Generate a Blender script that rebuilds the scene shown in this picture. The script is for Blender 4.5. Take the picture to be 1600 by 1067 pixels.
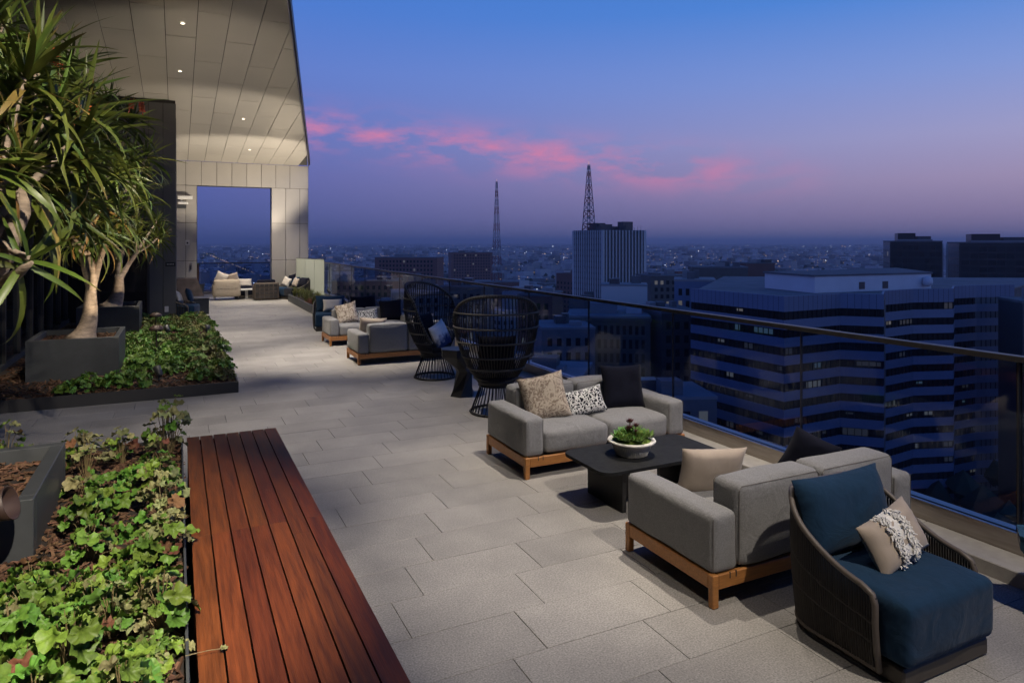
import bpy, bmesh, math, random
from mathutils import Vector, Matrix, Euler, noise
R = math.radians
PI = math.pi
sc = bpy.context.scene
for o in list(bpy.data.objects):
    bpy.data.objects.remove(o)
col = sc.collection
rng = random.Random(7)

# ------------------------------------------------------------------ camera, sky, light
YAW = math.atan(523 / 1073.0)                     # the view is turned 26 degrees off the terrace's long axis
cam = bpy.data.cameras.new('camera')
cam.sensor_width = 36.0
cam.lens = 1073 / 1600 * 36
cam.shift_y = -155.5 / 1600
cam.clip_start = 0.05
cam.clip_end = 60000
camo = bpy.data.objects.new('camera', cam)
camo.location = (0, 0, 2.25)
camo.rotation_euler = (R(90), 0, -YAW)
col.objects.link(camo)
sc.camera = camo

vs = sc.view_settings
vs.view_transform = 'Standard'
vs.look = 'None'
vs.gamma = 1
vs.exposure = 0
vs.use_curve_mapping = False
sc.render.engine = 'CYCLES'
cy = sc.cycles
cy.use_denoising = True
cy.max_bounces = 8
cy.diffuse_bounces = 3
cy.glossy_bounces = 3
cy.transmission_bounces = 4
cy.transparent_max_bounces = 12
cy.sample_clamp_indirect = 4.0
cy.caustics_reflective = False
cy.caustics_refractive = False


def lin(r, g, b):
    f = lambda c: (c / 255 / 12.92) if c / 255 <= 0.04045 else ((c / 255 + 0.055) / 1.055) ** 2.4
    return (f(r), f(g), f(b), 1.0)


SKY_STRENGTH = 1.1
HAZE = 1.2e-4
world = bpy.data.worlds.new('World')
sc.world = world
world.use_nodes = True
wn, wl = world.node_tree.nodes, world.node_tree.links
wn.clear()


def wnode(t, **kw):
    n = wn.new(t)
    for k, v in kw.items():
        setattr(n, k, v)
    return n


def wmath(op, a, b=None, c=None, clamp=False):
    n = wnode('ShaderNodeMath', operation=op)
    n.use_clamp = clamp
    for i, v in enumerate((a, b, c)):
        if v is None:
            continue
        if isinstance(v, (int, float)):
            n.inputs[i].default_value = v
        else:
            wl.new(v, n.inputs[i])
    return n.outputs[0]


def wramp(fac, stops):
    n = wnode('ShaderNodeValToRGB')
    el = n.color_ramp.elements
    while len(el) < len(stops):
        el.new(0.5)
    for e, (p, c) in zip(el, stops):
        e.position = p
        e.color = c
    wl.new(fac, n.inputs[0])
    return n.outputs[0]


def wmix(fac, a, b):
    n = wnode('ShaderNodeMix', data_type='RGBA')
    for s, v in ((0, fac), (6, a), (7, b)):
        if isinstance(v, (int, float)):
            n.inputs[s].default_value = v
        elif isinstance(v, tuple):
            n.inputs[s].default_value = v
        else:
            wl.new(v, n.inputs[s])
    return n.outputs[2]


tc = wnode('ShaderNodeTexCoord')
sep = wnode('ShaderNodeSeparateXYZ')
wl.new(tc.outputs['Generated'], sep.inputs[0])
dx, dy, dz = sep.outputs
elev = wmath('MULTIPLY', wmath('ARCSINE', dz), 180 / PI)                       # degrees above the horizon
fwd = wmath('ADD', wmath('MULTIPLY', dx, math.sin(YAW)), wmath('MULTIPLY', dy, math.cos(YAW)))
rgt = wmath('SUBTRACT', wmath('MULTIPLY', dx, math.cos(YAW)), wmath('MULTIPLY', dy, math.sin(YAW)))
az = wmath('ARCTAN2', rgt, fwd)                                                # 0 towards the masts, + towards the sunset
sinaz = wmath('SINE', az)
t = wmath('DIVIDE', elev, 90, clamp=True)
# away from the sunset / towards the sunset
cool = wramp(t, [(0.0, lin(64, 76, 126)), (0.022, lin(76, 89, 148)), (0.06, lin(88, 99, 166)), (0.10, lin(92, 110, 182)),
                 (0.15, lin(92, 120, 196)), (0.215, lin(72, 118, 200)), (0.40, lin(36, 72, 146)), (1.0, lin(16, 36, 80))])
warm = wramp(t, [(0.0, lin(104, 102, 136)), (0.022, lin(136, 122, 156)), (0.05, lin(158, 142, 174)), (0.085, lin(158, 155, 194)),
                 (0.135, lin(128, 150, 208)), (0.20, lin(72, 130, 208)), (0.40, lin(38, 78, 150)), (1.0, lin(17, 38, 84))])
side = wmath('ADD', wmath('MULTIPLY', sinaz, 0.85), 0.36, clamp=True)
sky = wmix(side, cool, warm)
# pink clouds in one long streak low over the city
band0 = wmath('SUBTRACT', 7.3, wmath('MULTIPLY', sinaz, 6.0))
mp = wnode('ShaderNodeMapping')
mp.inputs['Scale'].default_value = (1, 1, 3.2)
wl.new(tc.outputs['Generated'], mp.inputs[0])
nz = wnode('ShaderNodeTexNoise')
nz.inputs['Scale'].default_value = 12.0
nz.inputs['Detail'].default_value = 11
nz.inputs['Roughness'].default_value = 0.6
wl.new(mp.outputs[0], nz.inputs['Vector'])
nz2 = wnode('ShaderNodeTexNoise')
nz2.inputs['Scale'].default_value = 3.4
nz2.inputs['Detail'].default_value = 2
wl.new(mp.outputs[0], nz2.inputs['Vector'])
off = wmath('DIVIDE', wmath('SUBTRACT', elev, band0), 1.6)
gauss = wmath('EXPONENT', wmath('MULTIPLY', wmath('MULTIPLY', off, off), -1.0))
cl = wmath('MULTIPLY', wmath('SUBTRACT', wmath('ADD', wmath('MULTIPLY', nz.outputs[0], 0.8), wmath('MULTIPLY', nz2.outputs[0], 0.45)), 0.545), 5.0, clamp=True)
cl = wmath('MULTIPLY', wmath('MULTIPLY', cl, gauss), wmath('SUBTRACT', 1.0, wmath('MULTIPLY', wmath('MAXIMUM', wmath('SUBTRACT', sinaz, 0.20), 0.0), 4.2), clamp=True), clamp=True)
sky = wmix(wmath('MULTIPLY', cl, 0.88, clamp=True), sky, lin(202, 124, 162))
ns = wnode('ShaderNodeTexSky', sky_type='NISHITA')
ns.sun_disc = False
ns.sun_elevation = R(-3)
ns.sun_rotation = R(100)
bg = wnode('ShaderNodeBackground')
wl.new(sky, bg.inputs[0])
bg.inputs[1].default_value = SKY_STRENGTH
bg2 = wnode('ShaderNodeBackground')
wl.new(ns.outputs[0], bg2.inputs[0])
bg2.inputs[1].default_value = 0.05
ad = wnode('ShaderNodeAddShader')
wl.new(bg.outputs[0], ad.inputs[0])
wl.new(bg2.outputs[0], ad.inputs[1])
wo = wnode('ShaderNodeOutputWorld')
wl.new(ad.outputs[0], wo.inputs[0])

sun = bpy.data.lights.new('sun', 'SUN')
sun.energy = 0.03
sun.angle = R(15)
sun.color = (1.0, 0.62, 0.66)
suno = bpy.data.objects.new('sun', sun)
suno.rotation_euler = (R(80), 0, R(100))          # the last glow, low from beyond the right edge
col.objects.link(suno)

WARM = (1.0, 0.80, 0.56)
NEUT = (1.0, 0.885, 0.745)


def spot(loc, aim, power, angle, blend=0.6, color=NEUT, size=0.06):
    l = bpy.data.lights.new('spot_lamp', 'SPOT')
    l.energy = power
    l.spot_size = R(angle)
    l.spot_blend = blend
    l.color = color
    l.shadow_soft_size = size
    o = bpy.data.objects.new('spot_lamp', l)
    o.location = loc
    o.rotation_euler = (Vector(aim) - Vector(loc)).to_track_quat('-Z', 'Y').to_euler()
    col.objects.link(o)
    return o


def soffit_z(y):
    return 5.45 + 0.094 * (30 - y)


# the four recessed downlights in view in the slanted canopy
DOWN = [(0.10, 15.8), (0.06, 18.95), (1.86, 23.05), (2.43, 27.4)]
for (x, y) in DOWN:
    spot((x, y, soffit_z(y) - 0.06), (x + 0.9, y + (1.6 if y > 22 else 0), 0), 1350 if y > 22 else 1300, 78 if y > 22 else 62, 0.8, NEUT, 0.03)
UNSEEN_SPOTS = [  # unseen spots without fixtures, added to light the seats, floor, beds and trees
    # loc, aim, power, angle, blend
    ((1.9, 13.2, 6.8), (3.1, 13.6, 0), 2600, 44, 0.9),      # sofas further back
    ((1.2, 9.0, 7.2), (2.0, 8.8, 0), 1500, 48, 0.9),        # open floor
    ((3.6, -0.2, 6.4), (3.55, 3.5, 0.2), 1250, 40, 0.35),   # from behind the camera onto the near seats
    ((4.6, 5.0, 7.2), (3.5, 5.2, 0), 1750, 44, 0.8),        # over the coffee table
    ((0.9, 5.6, 7.2), (1.9, 5.6, 0), 1150, 38, 0.9),
    ((0.6, 0.4, 5.4), (-0.75, 4.3, 0.45), 3000, 36, 0.6),    # near bed
    ((1.2, 1.5, 6.2), (-0.9, 5.8, 3.3), 2100, 42, 0.8),     # near tree
    ((0.6, 9.5, 7.1), (-1.2, 13.0, 2.6), 1500, 36, 0.8),    # front tree of the far bed
    ((1.0, 2.6, 6.6), (1.3, 3.1, 0.2), 400, 46, 0.9),       # bench and the floor beside it
    ((0.3, 12.6, 6.9), (-0.3, 12.9, 0.1), 1100, 36, 0.9),    # far bed
]
for a in UNSEEN_SPOTS:
    spot(*a)


# ------------------------------------------------------------------ materials
MATS = {}


def mat(name, color, rough=0.6, metal=0.0, var=0.0, nscale=8.0, bump=0.0, bscale=60.0, rand=0.0, island=0.0, spec=0.5,
        dark=None, detail=4.0, hue=0.0, stretch=(1, 1, 1), transl=0.0, emit=None, sheen=0.0, coords='Object', rvar=0.0, wrinkle=0.0, tip=None):
    m = bpy.data.materials.new(name)
    MATS[name] = m
    m.use_nodes = True
    nt = m.node_tree
    N, L = nt.nodes, nt.links
    bs = N['Principled BSDF']
    bs.inputs['Roughness'].default_value = rough
    bs.inputs['Metallic'].default_value = metal
    bs.inputs['Specular IOR Level'].default_value = spec
    if sheen:
        bs.inputs['Sheen Weight'].default_value = sheen
    tcn = N.new('ShaderNodeTexCoord')
    mpn = N.new('ShaderNodeMapping')
    mpn.inputs['Scale'].default_value = stretch
    if coords in ('World', 'WorldRand'):
        gp = N.new('ShaderNodeNewGeometry')
        if coords == 'World':
            L.new(gp.outputs['Position'], mpn.inputs[0])
        else:                                      # each piece cut from another spot of the same material
            oi = N.new('ShaderNodeObjectInfo')
            sc_ = N.new('ShaderNodeMath')
            sc_.operation = 'MULTIPLY'
            sc_.inputs[1].default_value = 37.0
            L.new(oi.outputs['Random'], sc_.inputs[0])
            va = N.new('ShaderNodeVectorMath')
            L.new(gp.outputs['Position'], va.inputs[0])
            L.new(sc_.outputs[0], va.inputs[1])
            L.new(va.outputs[0], mpn.inputs[0])
    else:
        L.new(tcn.outputs[coords], mpn.inputs[0])
    cur = None
    base = tuple(color) + (1.0,)
    rgb = N.new('ShaderNodeRGB')
    rgb.outputs[0].default_value = base
    cur = rgb.outputs[0]
    if var:
        n1 = N.new('ShaderNodeTexNoise')
        n1.inputs['Scale'].default_value = nscale
        n1.inputs['Detail'].default_value = detail
        n1.inputs['Roughness'].default_value = 0.6
        L.new(mpn.outputs[0], n1.inputs['Vector'])
        mr = N.new('ShaderNodeMapRange')
        mr.inputs[1].default_value = 0.3
        mr.inputs[2].default_value = 0.7
        L.new(n1.outputs[0], mr.inputs[0])
        mx = N.new('ShaderNodeMix')
        mx.data_type = 'RGBA'
        d = dark if dark else tuple(c * (1 - var) for c in color)
        mx.inputs[6].default_value = tuple(d) + (1.0,)
        L.new(cur, mx.inputs[7])
        L.new(mr.outputs[0], mx.inputs[0])
        cur = mx.outputs[2]
        if rvar:
            mr2 = N.new('ShaderNodeMapRange')
            mr2.inputs[3].default_value = rough - rvar
            mr2.inputs[4].default_value = rough + rvar
            L.new(n1.outputs[0], mr2.inputs[0])
            L.new(mr2.outputs[0], bs.inputs['Roughness'])
    if rand or island:
        if island:
            g = N.new('ShaderNodeNewGeometry')
            src = g.outputs['Random Per Island']
            amt = island
        else:
            g = N.new('ShaderNodeObjectInfo')
            src = g.outputs['Random']
            amt = rand
        hs = N.new('ShaderNodeHueSaturation')
        mr = N.new('ShaderNodeMapRange')
        mr.inputs[3].default_value = 1 - amt
        mr.inputs[4].default_value = 1 + amt
        L.new(src, mr.inputs[0])
        L.new(mr.outputs[0], hs.inputs['Value'])
        if hue:
            mh = N.new('ShaderNodeMath')
            mh.operation = 'MULTIPLY'
            mh.inputs[1].default_value = 7.31
            L.new(src, mh.inputs[0])
            fr = N.new('ShaderNodeMath')
            fr.operation = 'FRACT'
            L.new(mh.outputs[0], fr.inputs[0])
            mr3 = N.new('ShaderNodeMapRange')
            mr3.inputs[3].default_value = 0.5 - hue
            mr3.inputs[4].default_value = 0.5 + hue
            L.new(fr.outputs[0], mr3.inputs[0])
            L.new(mr3.outputs[0], hs.inputs['Hue'])
        L.new(cur, hs.inputs['Color'])
        cur = hs.outputs[0]
    if tip:                                        # dry leaf tips
        sx_ = N.new('ShaderNodeSeparateXYZ')
        L.new(tcn.outputs['Object'], sx_.inputs[0])
        mt = N.new('ShaderNodeMapRange')
        mt.inputs[1].default_value = 0.72
        mt.inputs[2].default_value = 0.95
        L.new(sx_.outputs[0], mt.inputs[0])
        mx2 = N.new('ShaderNodeMix')
        mx2.data_type = 'RGBA'
        L.new(mt.outputs[0], mx2.inputs[0])
        L.new(cur, mx2.inputs[6])
        mx2.inputs[7].default_value = tuple(tip) + (1,)
        cur = mx2.outputs[2]
    L.new(cur, bs.inputs['Base Color'])
    if bump:
        n2 = N.new('ShaderNodeTexNoise')
        n2.inputs['Scale'].default_value = bscale
        n2.inputs['Detail'].default_value = 3
        L.new(mpn.outputs[0], n2.inputs['Vector'])
        bp = N.new('ShaderNodeBump')
        bp.inputs['Strength'].default_value = bump
        bp.inputs['Distance'].default_value = 0.01
        L.new(n2.outputs[0], bp.inputs['Height'])
        if wrinkle:
            n3 = N.new('ShaderNodeTexNoise')
            n3.inputs['Scale'].default_value = 7.0
            n3.inputs['Detail'].default_value = 3
            n3.inputs['Distortion'].default_value = 0.8
            L.new(mpn.outputs[0], n3.inputs['Vector'])
            b3 = N.new('ShaderNodeBump')
            b3.inputs['Strength'].default_value = wrinkle
            b3.inputs['Distance'].default_value = 0.05
            L.new(n3.outputs[0], b3.inputs['Height'])
            L.new(b3.outputs[0], bp.inputs['Normal'])
        L.new(bp.outputs[0], bs.inputs['Normal'])
    if transl:
        tr = N.new('ShaderNodeBsdfTranslucent')
        L.new(cur, tr.inputs[0])
        ms = N.new('ShaderNodeMixShader')
        ms.inputs[0].default_value = transl
        L.new(bs.outputs[0], ms.inputs[1])
        L.new(tr.outputs[0], ms.inputs[2])
        L.new(ms.outputs[0], N['Material Output'].inputs[0])
    if emit:
        bs.inputs['Emission Color'].default_value = tuple(emit[0]) + (1,)
        bs.inputs['Emission Strength'].default_value = emit[1]
    return m


mat('paver', (0.350, 0.333, 0.310), 0.62, var=0.36, nscale=1.3, bump=0.25, bscale=160, rand=0.075, detail=10, rvar=0.1, coords='World')
# fine speckle over the paver colour
_p = MATS['paver'].node_tree
_n = _p.nodes.new('ShaderNodeTexNoise')
_n.inputs['Scale'].default_value = 95
_n.inputs['Detail'].default_value = 2
_mr = _p.nodes.new('ShaderNodeMapRange')
_mr.inputs[1].default_value, _mr.inputs[2].default_value, _mr.inputs[3].default_value, _mr.inputs[4].default_value = 0.3, 0.7, 0.66, 1.26
_t = [n for n in _p.nodes if n.type == 'MAPPING'][0]
_p.links.new(_t.outputs[0], _n.inputs['Vector'])
_p.links.new(_n.outputs[0], _mr.inputs[0])
_bs = _p.nodes['Principled BSDF']
_src = _bs.inputs['Base Color'].links[0].from_socket
_mm = _p.nodes.new('ShaderNodeMix')
_mm.data_type = 'RGBA'
_mm.blend_type = 'MULTIPLY'
_mm.inputs[0].default_value = 1.0
_p.links.new(_src, _mm.inputs[6])
_p.links.new(_mr.outputs[0], _mm.inputs[7])
_p.links.new(_mm.outputs[2], _bs.inputs['Base Color'])

mat('joint', (0.16, 0.15, 0.14), 0.9)
mat('kerb_stone', (0.36, 0.34, 0.31), 0.6, var=0.2, nscale=12, bump=0.2, bscale=120)
mat('steel', (0.42, 0.38, 0.34), 0.32, metal=1.0, var=0.25, nscale=3, stretch=(1, 1, 12))
mat('rail_metal', (0.05, 0.047, 0.048), 0.42, metal=0.5)
mat('dark_metal', (0.045, 0.047, 0.05), 0.5, metal=0.3, var=0.15, nscale=5)
mat('planter_metal', (0.055, 0.06, 0.063), 0.48, var=0.3, nscale=4, bump=0.08, bscale=30, spec=0.4)
mat('bed_edging', (0.03, 0.03, 0.032), 0.5, spec=0.4)
mat('panel', (0.47, 0.435, 0.375), 0.36, metal=0.45, rand=0.05, var=0.06, nscale=1.5)
mat('panel_gap', (0.04, 0.036, 0.03), 0.8)
mat('facade_dark', (0.12, 0.118, 0.115), 0.45, metal=0.3, rand=0.06, var=0.1, nscale=2)
mat('glass_dark', (0.012, 0.014, 0.017), 0.08, spec=0.6)
mat('mullion', (0.05, 0.05, 0.052), 0.45, metal=0.5)
mat('ipe', (0.165, 0.042, 0.010), 0.58, spec=0.3, var=0.65, nscale=5, stretch=(9, 0.55, 9), bump=0.16, bscale=22, rand=0.24, hue=0.008, detail=9, rvar=0.1, coords='WorldRand')
mat('teak', (0.46, 0.195, 0.055), 0.45, var=0.35, nscale=9, stretch=(1, 8, 8), rand=0.08, detail=6)
mat('fabric', (0.275, 0.274, 0.276), 0.92, var=0.30, nscale=110, wrinkle=0.35, bump=0.6, bscale=420, spec=0.15, sheen=0.15, detail=3)
mat('seam', (0.15, 0.14, 0.13), 0.95, spec=0.1)
mat('blue_fabric', (0.012, 0.038, 0.080), 0.9, var=0.18, nscale=14, bump=0.15, bscale=380, spec=0.12, sheen=0.08, wrinkle=0.3)
mat('navy_fabric', (0.006, 0.007, 0.016), 0.9, var=0.25, nscale=30, bump=0.3, bscale=300, spec=0.1, sheen=0.05)
mat('beige_fabric', (0.40, 0.33, 0.265), 0.75, var=0.1, nscale=18, bump=0.12, bscale=300, spec=0.25, sheen=0.2)
mat('cream_fabric', (0.62, 0.57, 0.50), 0.85, var=0.08, nscale=20, bump=0.2, bscale=300, spec=0.2)
mat('white_fringe', (0.78, 0.76, 0.72), 0.9, bump=0.5, bscale=300, spec=0.1)
mat('rope', (0.035, 0.03, 0.027), 0.75, var=0.3, nscale=200, island=0.2)
mat('rim_tube', (0.11, 0.09, 0.075), 0.5, var=0.15, nscale=60)
mat('plinth', (0.06, 0.05, 0.04), 0.5, var=0.2, nscale=12)
mat('black_rattan', (0.014, 0.013, 0.013), 0.55, var=0.3, nscale=90, spec=0.4)
mat('rattan_band', (0.07, 0.068, 0.066), 0.6, var=0.35, nscale=120, spec=0.4)
mat('black_table', (0.012, 0.012, 0.013), 0.42, spec=0.5)
mat('dark_stone', (0.020, 0.021, 0.022), 0.72, spec=0.2, var=0.5, nscale=14, bump=0.25, bscale=50, detail=8)
mat('blue_glaze', (0.035, 0.09, 0.14), 0.25, var=0.3, nscale=8)
mat('ceramic', (0.74, 0.71, 0.64), 0.6, var=0.06, nscale=30, bump=0.25, bscale=40, stretch=(6, 6, 0.4))
mat('moss', (0.13, 0.21, 0.02), 0.9, var=0.5, nscale=60, bump=0.8, bscale=120)
mat('succulent', (0.20, 0.33, 0.08), 0.5, island=0.35, hue=0.04, spec=0.4, transl=0.15)
mat('succulent_red', (0.11, 0.03, 0.035), 0.5, island=0.35, hue=0.03, transl=0.1)
mat('leaf_green', (0.15, 0.27, 0.038), 0.5, rand=0.42, hue=0.03, var=0.5, nscale=2.6, spec=0.35, transl=0.22)
mat('leaf_pale', (0.30, 0.31, 0.13), 0.55, rand=0.35, hue=0.035, var=0.5, nscale=2.6, spec=0.3, transl=0.25)
mat('leaf_brown', (0.20, 0.095, 0.05), 0.7, rand=0.35, hue=0.03, var=0.3, nscale=22, spec=0.2, transl=0.2)
mat('leaf_green_far', (0.085, 0.17, 0.025), 0.5, island=0.42, hue=0.03, spec=0.35, transl=0.2)
mat('leaf_mix_far', (0.15, 0.165, 0.05), 0.55, island=0.45, hue=0.05, spec=0.3, transl=0.2)
mat('stem', (0.16, 0.12, 0.05), 0.7)
mat('grass_blade', (0.13, 0.14, 0.035), 0.6, island=0.4, hue=0.05, transl=0.2)
mat('terracotta_bloom', (0.30, 0.12, 0.06), 0.8, island=0.3)
mat('bark_chip', (0.105, 0.058, 0.034), 0.85, island=0.55, hue=0.015, spec=0.2)
mat('soil', (0.022, 0.014, 0.009), 0.95, var=0.5, nscale=30, bump=0.8, bscale=60)
mat('trunk_bark', (0.40, 0.31, 0.225), 0.75, var=0.6, nscale=9, bump=1.0, bscale=24, detail=8, stretch=(1, 1, 2.2))
mat('aloe_leaf', (0.10, 0.135, 0.02), 0.42, tip=(0.16, 0.10, 0.035), rand=0.45, hue=0.03, var=0.3, nscale=7, spec=0.45, transl=0.12)
mat('aloe_old', (0.30, 0.19, 0.045), 0.55, rand=0.3, hue=0.02, var=0.4, nscale=7, transl=0.12)
mat('aloe_crown', (0.09, 0.125, 0.022), 0.45, island=0.45, hue=0.03, spec=0.4, transl=0.12)
mat('aloe_bloom', (0.50, 0.09, 0.025), 0.6, island=0.35, hue=0.02)
mat('copper_brown', (0.045, 0.024, 0.017), 0.55, metal=0.1, var=0.3, nscale=20)
mat('white_plastic', (0.62, 0.60, 0.56), 0.5)
mat('sign_dark', (0.02, 0.02, 0.02), 0.5)
mat('sign_text', (0.55, 0.53, 0.5), 0.6)
mat('lamp_lens', (1, 0.95, 0.85), 0.4, emit=((1.0, 0.86, 0.66), 5.0))
mat('marble_dark', (0.10, 0.075, 0.065), 0.5, var=0.6, nscale=4, detail=9, bump=0.1, bscale=20)
mat('wicker_brown', (0.10, 0.075, 0.055), 0.75, var=0.5, nscale=60, bump=0.6, bscale=90)
mat('loveseat_beige', (0.42, 0.35, 0.26), 0.85, var=0.12, nscale=18, bump=0.2, bscale=260)
mat('table_white', (0.55, 0.54, 0.52), 0.4)

# pillow prints
def print_mat(name, a, b, kind, scale):
    m = mat(name, a, 0.8, bump=0.15, bscale=300, spec=0.2)
    nt = m.node_tree
    N, L = nt.nodes, nt.links
    mpn = [n for n in N if n.type == 'MAPPING'][0]
    bs = N['Principled BSDF']
    rp = N.new('ShaderNodeValToRGB')
    if kind == 'leopard':
        v = N.new('ShaderNodeTexVoronoi')
        v.feature = 'DISTANCE_TO_EDGE'
        v.inputs['Scale'].default_value = scale
        nn = N.new('ShaderNodeTexNoise')
        nn.inputs['Scale'].default_value = scale * 0.7
        L.new(mpn.outputs[0], nn.inputs['Vector'])
        mxv = N.new('ShaderNodeMix')
        mxv.data_type = 'VECTOR'
        mxv.inputs[0].default_value = 0.06
        L.new(mpn.outputs[0], mxv.inputs[4])
        L.new(nn.outputs['Color'], mxv.inputs[5])
        L.new(mxv.outputs[1], v.inputs['Vector'])
        L.new(v.outputs['Distance'], rp.inputs[0])
        rp.color_ramp.elements[0].position, rp.color_ramp.elements[1].position = 0.09, 0.14
    elif kind == 'brocade':
        v = N.new('ShaderNodeTexNoise')
        v.inputs['Scale'].default_value = scale
        v.inputs['Detail'].default_value = 5
        v.inputs['Distortion'].default_value = 2.8
        L.new(mpn.outputs[0], v.inputs['Vector'])
        L.new(v.outputs[0], rp.inputs[0])
        rp.color_ramp.elements[0].position, rp.color_ramp.elements[1].position = 0.42, 0.55
    else:                                          # dip dyed: white above, indigo below with a bleeding edge
        sp = N.new('ShaderNodeSeparateXYZ')
        L.new(mpn.outputs[0], sp.inputs[0])
        nn = N.new('ShaderNodeTexNoise')
        nn.inputs['Scale'].default_value = 12
        nn.inputs['Detail'].default_value = 5
        L.new(mpn.outputs[0], nn.inputs['Vector'])
        ma = N.new('ShaderNodeMath')
        ma.operation = 'MULTIPLY_ADD'
        ma.inputs[1].default_value = 0.35
        L.new(nn.outputs[0], ma.inputs[0])
        L.new(sp.outputs[2], ma.inputs[2])
        L.new(ma.outputs[0], rp.inputs[0])
        rp.color_ramp.elements[0].position, rp.color_ramp.elements[1].position = 0.08, 0.22
    rp.color_ramp.elements[0].color = tuple(b) + (1,)
    rp.color_ramp.elements[1].color = tuple(a) + (1,)
    L.new(rp.outputs[0], bs.inputs['Base Color'])
    return m


print_mat('leopard', (0.012, 0.013, 0.02), (0.62, 0.62, 0.60), 'leopard', 32)
print_mat('brocade', (0.42, 0.36, 0.29), (0.20, 0.155, 0.12), 'brocade', 15)
print_mat('brocade_pale', (0.55, 0.48, 0.40), (0.24, 0.19, 0.15), 'brocade', 9)
print_mat('dip_dye', (0.68, 0.68, 0.68), (0.015, 0.035, 0.11), 'dip', 1)


def glass_mat(name, tint, frost=0.0):
    """thin architectural glass: each face tints and mirrors by its own angle (Schlick), light passes straight through"""
    m = bpy.data.materials.new(name)
    MATS[name] = m
    m.use_nodes = True
    N, L = m.node_tree.nodes, m.node_tree.links
    N.clear()
    tr = N.new('ShaderNodeBsdfTransparent')
    tr.inputs[0].default_value = tuple(math.sqrt(c) for c in tint) + (1,)
    gl = N.new('ShaderNodeBsdfGlossy')
    gl.inputs['Roughness'].default_value = 0.012
    gm = N.new('ShaderNodeNewGeometry')
    dt = N.new('ShaderNodeVectorMath')
    dt.operation = 'DOT_PRODUCT'
    L.new(gm.outputs['Normal'], dt.inputs[0])
    L.new(gm.outputs['Incoming'], dt.inputs[1])

    def mth(op, a_, b_):
        n = N.new('ShaderNodeMath')
        n.operation = op
        for i, v in enumerate((a_, b_)):
            if isinstance(v, (int, float)):
                n.inputs[i].default_value = v
            elif v is not None:
                L.new(v, n.inputs[i])
        return n.outputs[0]
    ca = mth('ABSOLUTE', dt.outputs['Value'], None)
    f = mth('ADD', mth('MULTIPLY', mth('POWER', mth('SUBTRACT', 1.0, ca), 5.0), 0.6), 0.03)
    mx = N.new('ShaderNodeMixShader')
    L.new(f, mx.inputs[0])
    L.new(tr.outputs[0], mx.inputs[1])
    L.new(gl.outputs[0], mx.inputs[2])
    out = mx.outputs[0]
    if frost:
        df = N.new('ShaderNodeBsdfDiffuse')
        df.inputs[0].default_value = (0.62, 0.66, 0.56, 1)
        m2 = N.new('ShaderNodeMixShader')
        m2.inputs[0].default_value = frost
        L.new(out, m2.inputs[1])
        L.new(df.outputs[0], m2.inputs[2])
        out = m2.outputs[0]
    o = N.new('ShaderNodeOutputMaterial')
    L.new(out, o.inputs[0])


glass_mat('rail_glass', (0.52, 0.64, 0.80))
glass_mat('frosted_glass', (0.75, 0.82, 0.78), frost=0.62)


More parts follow.
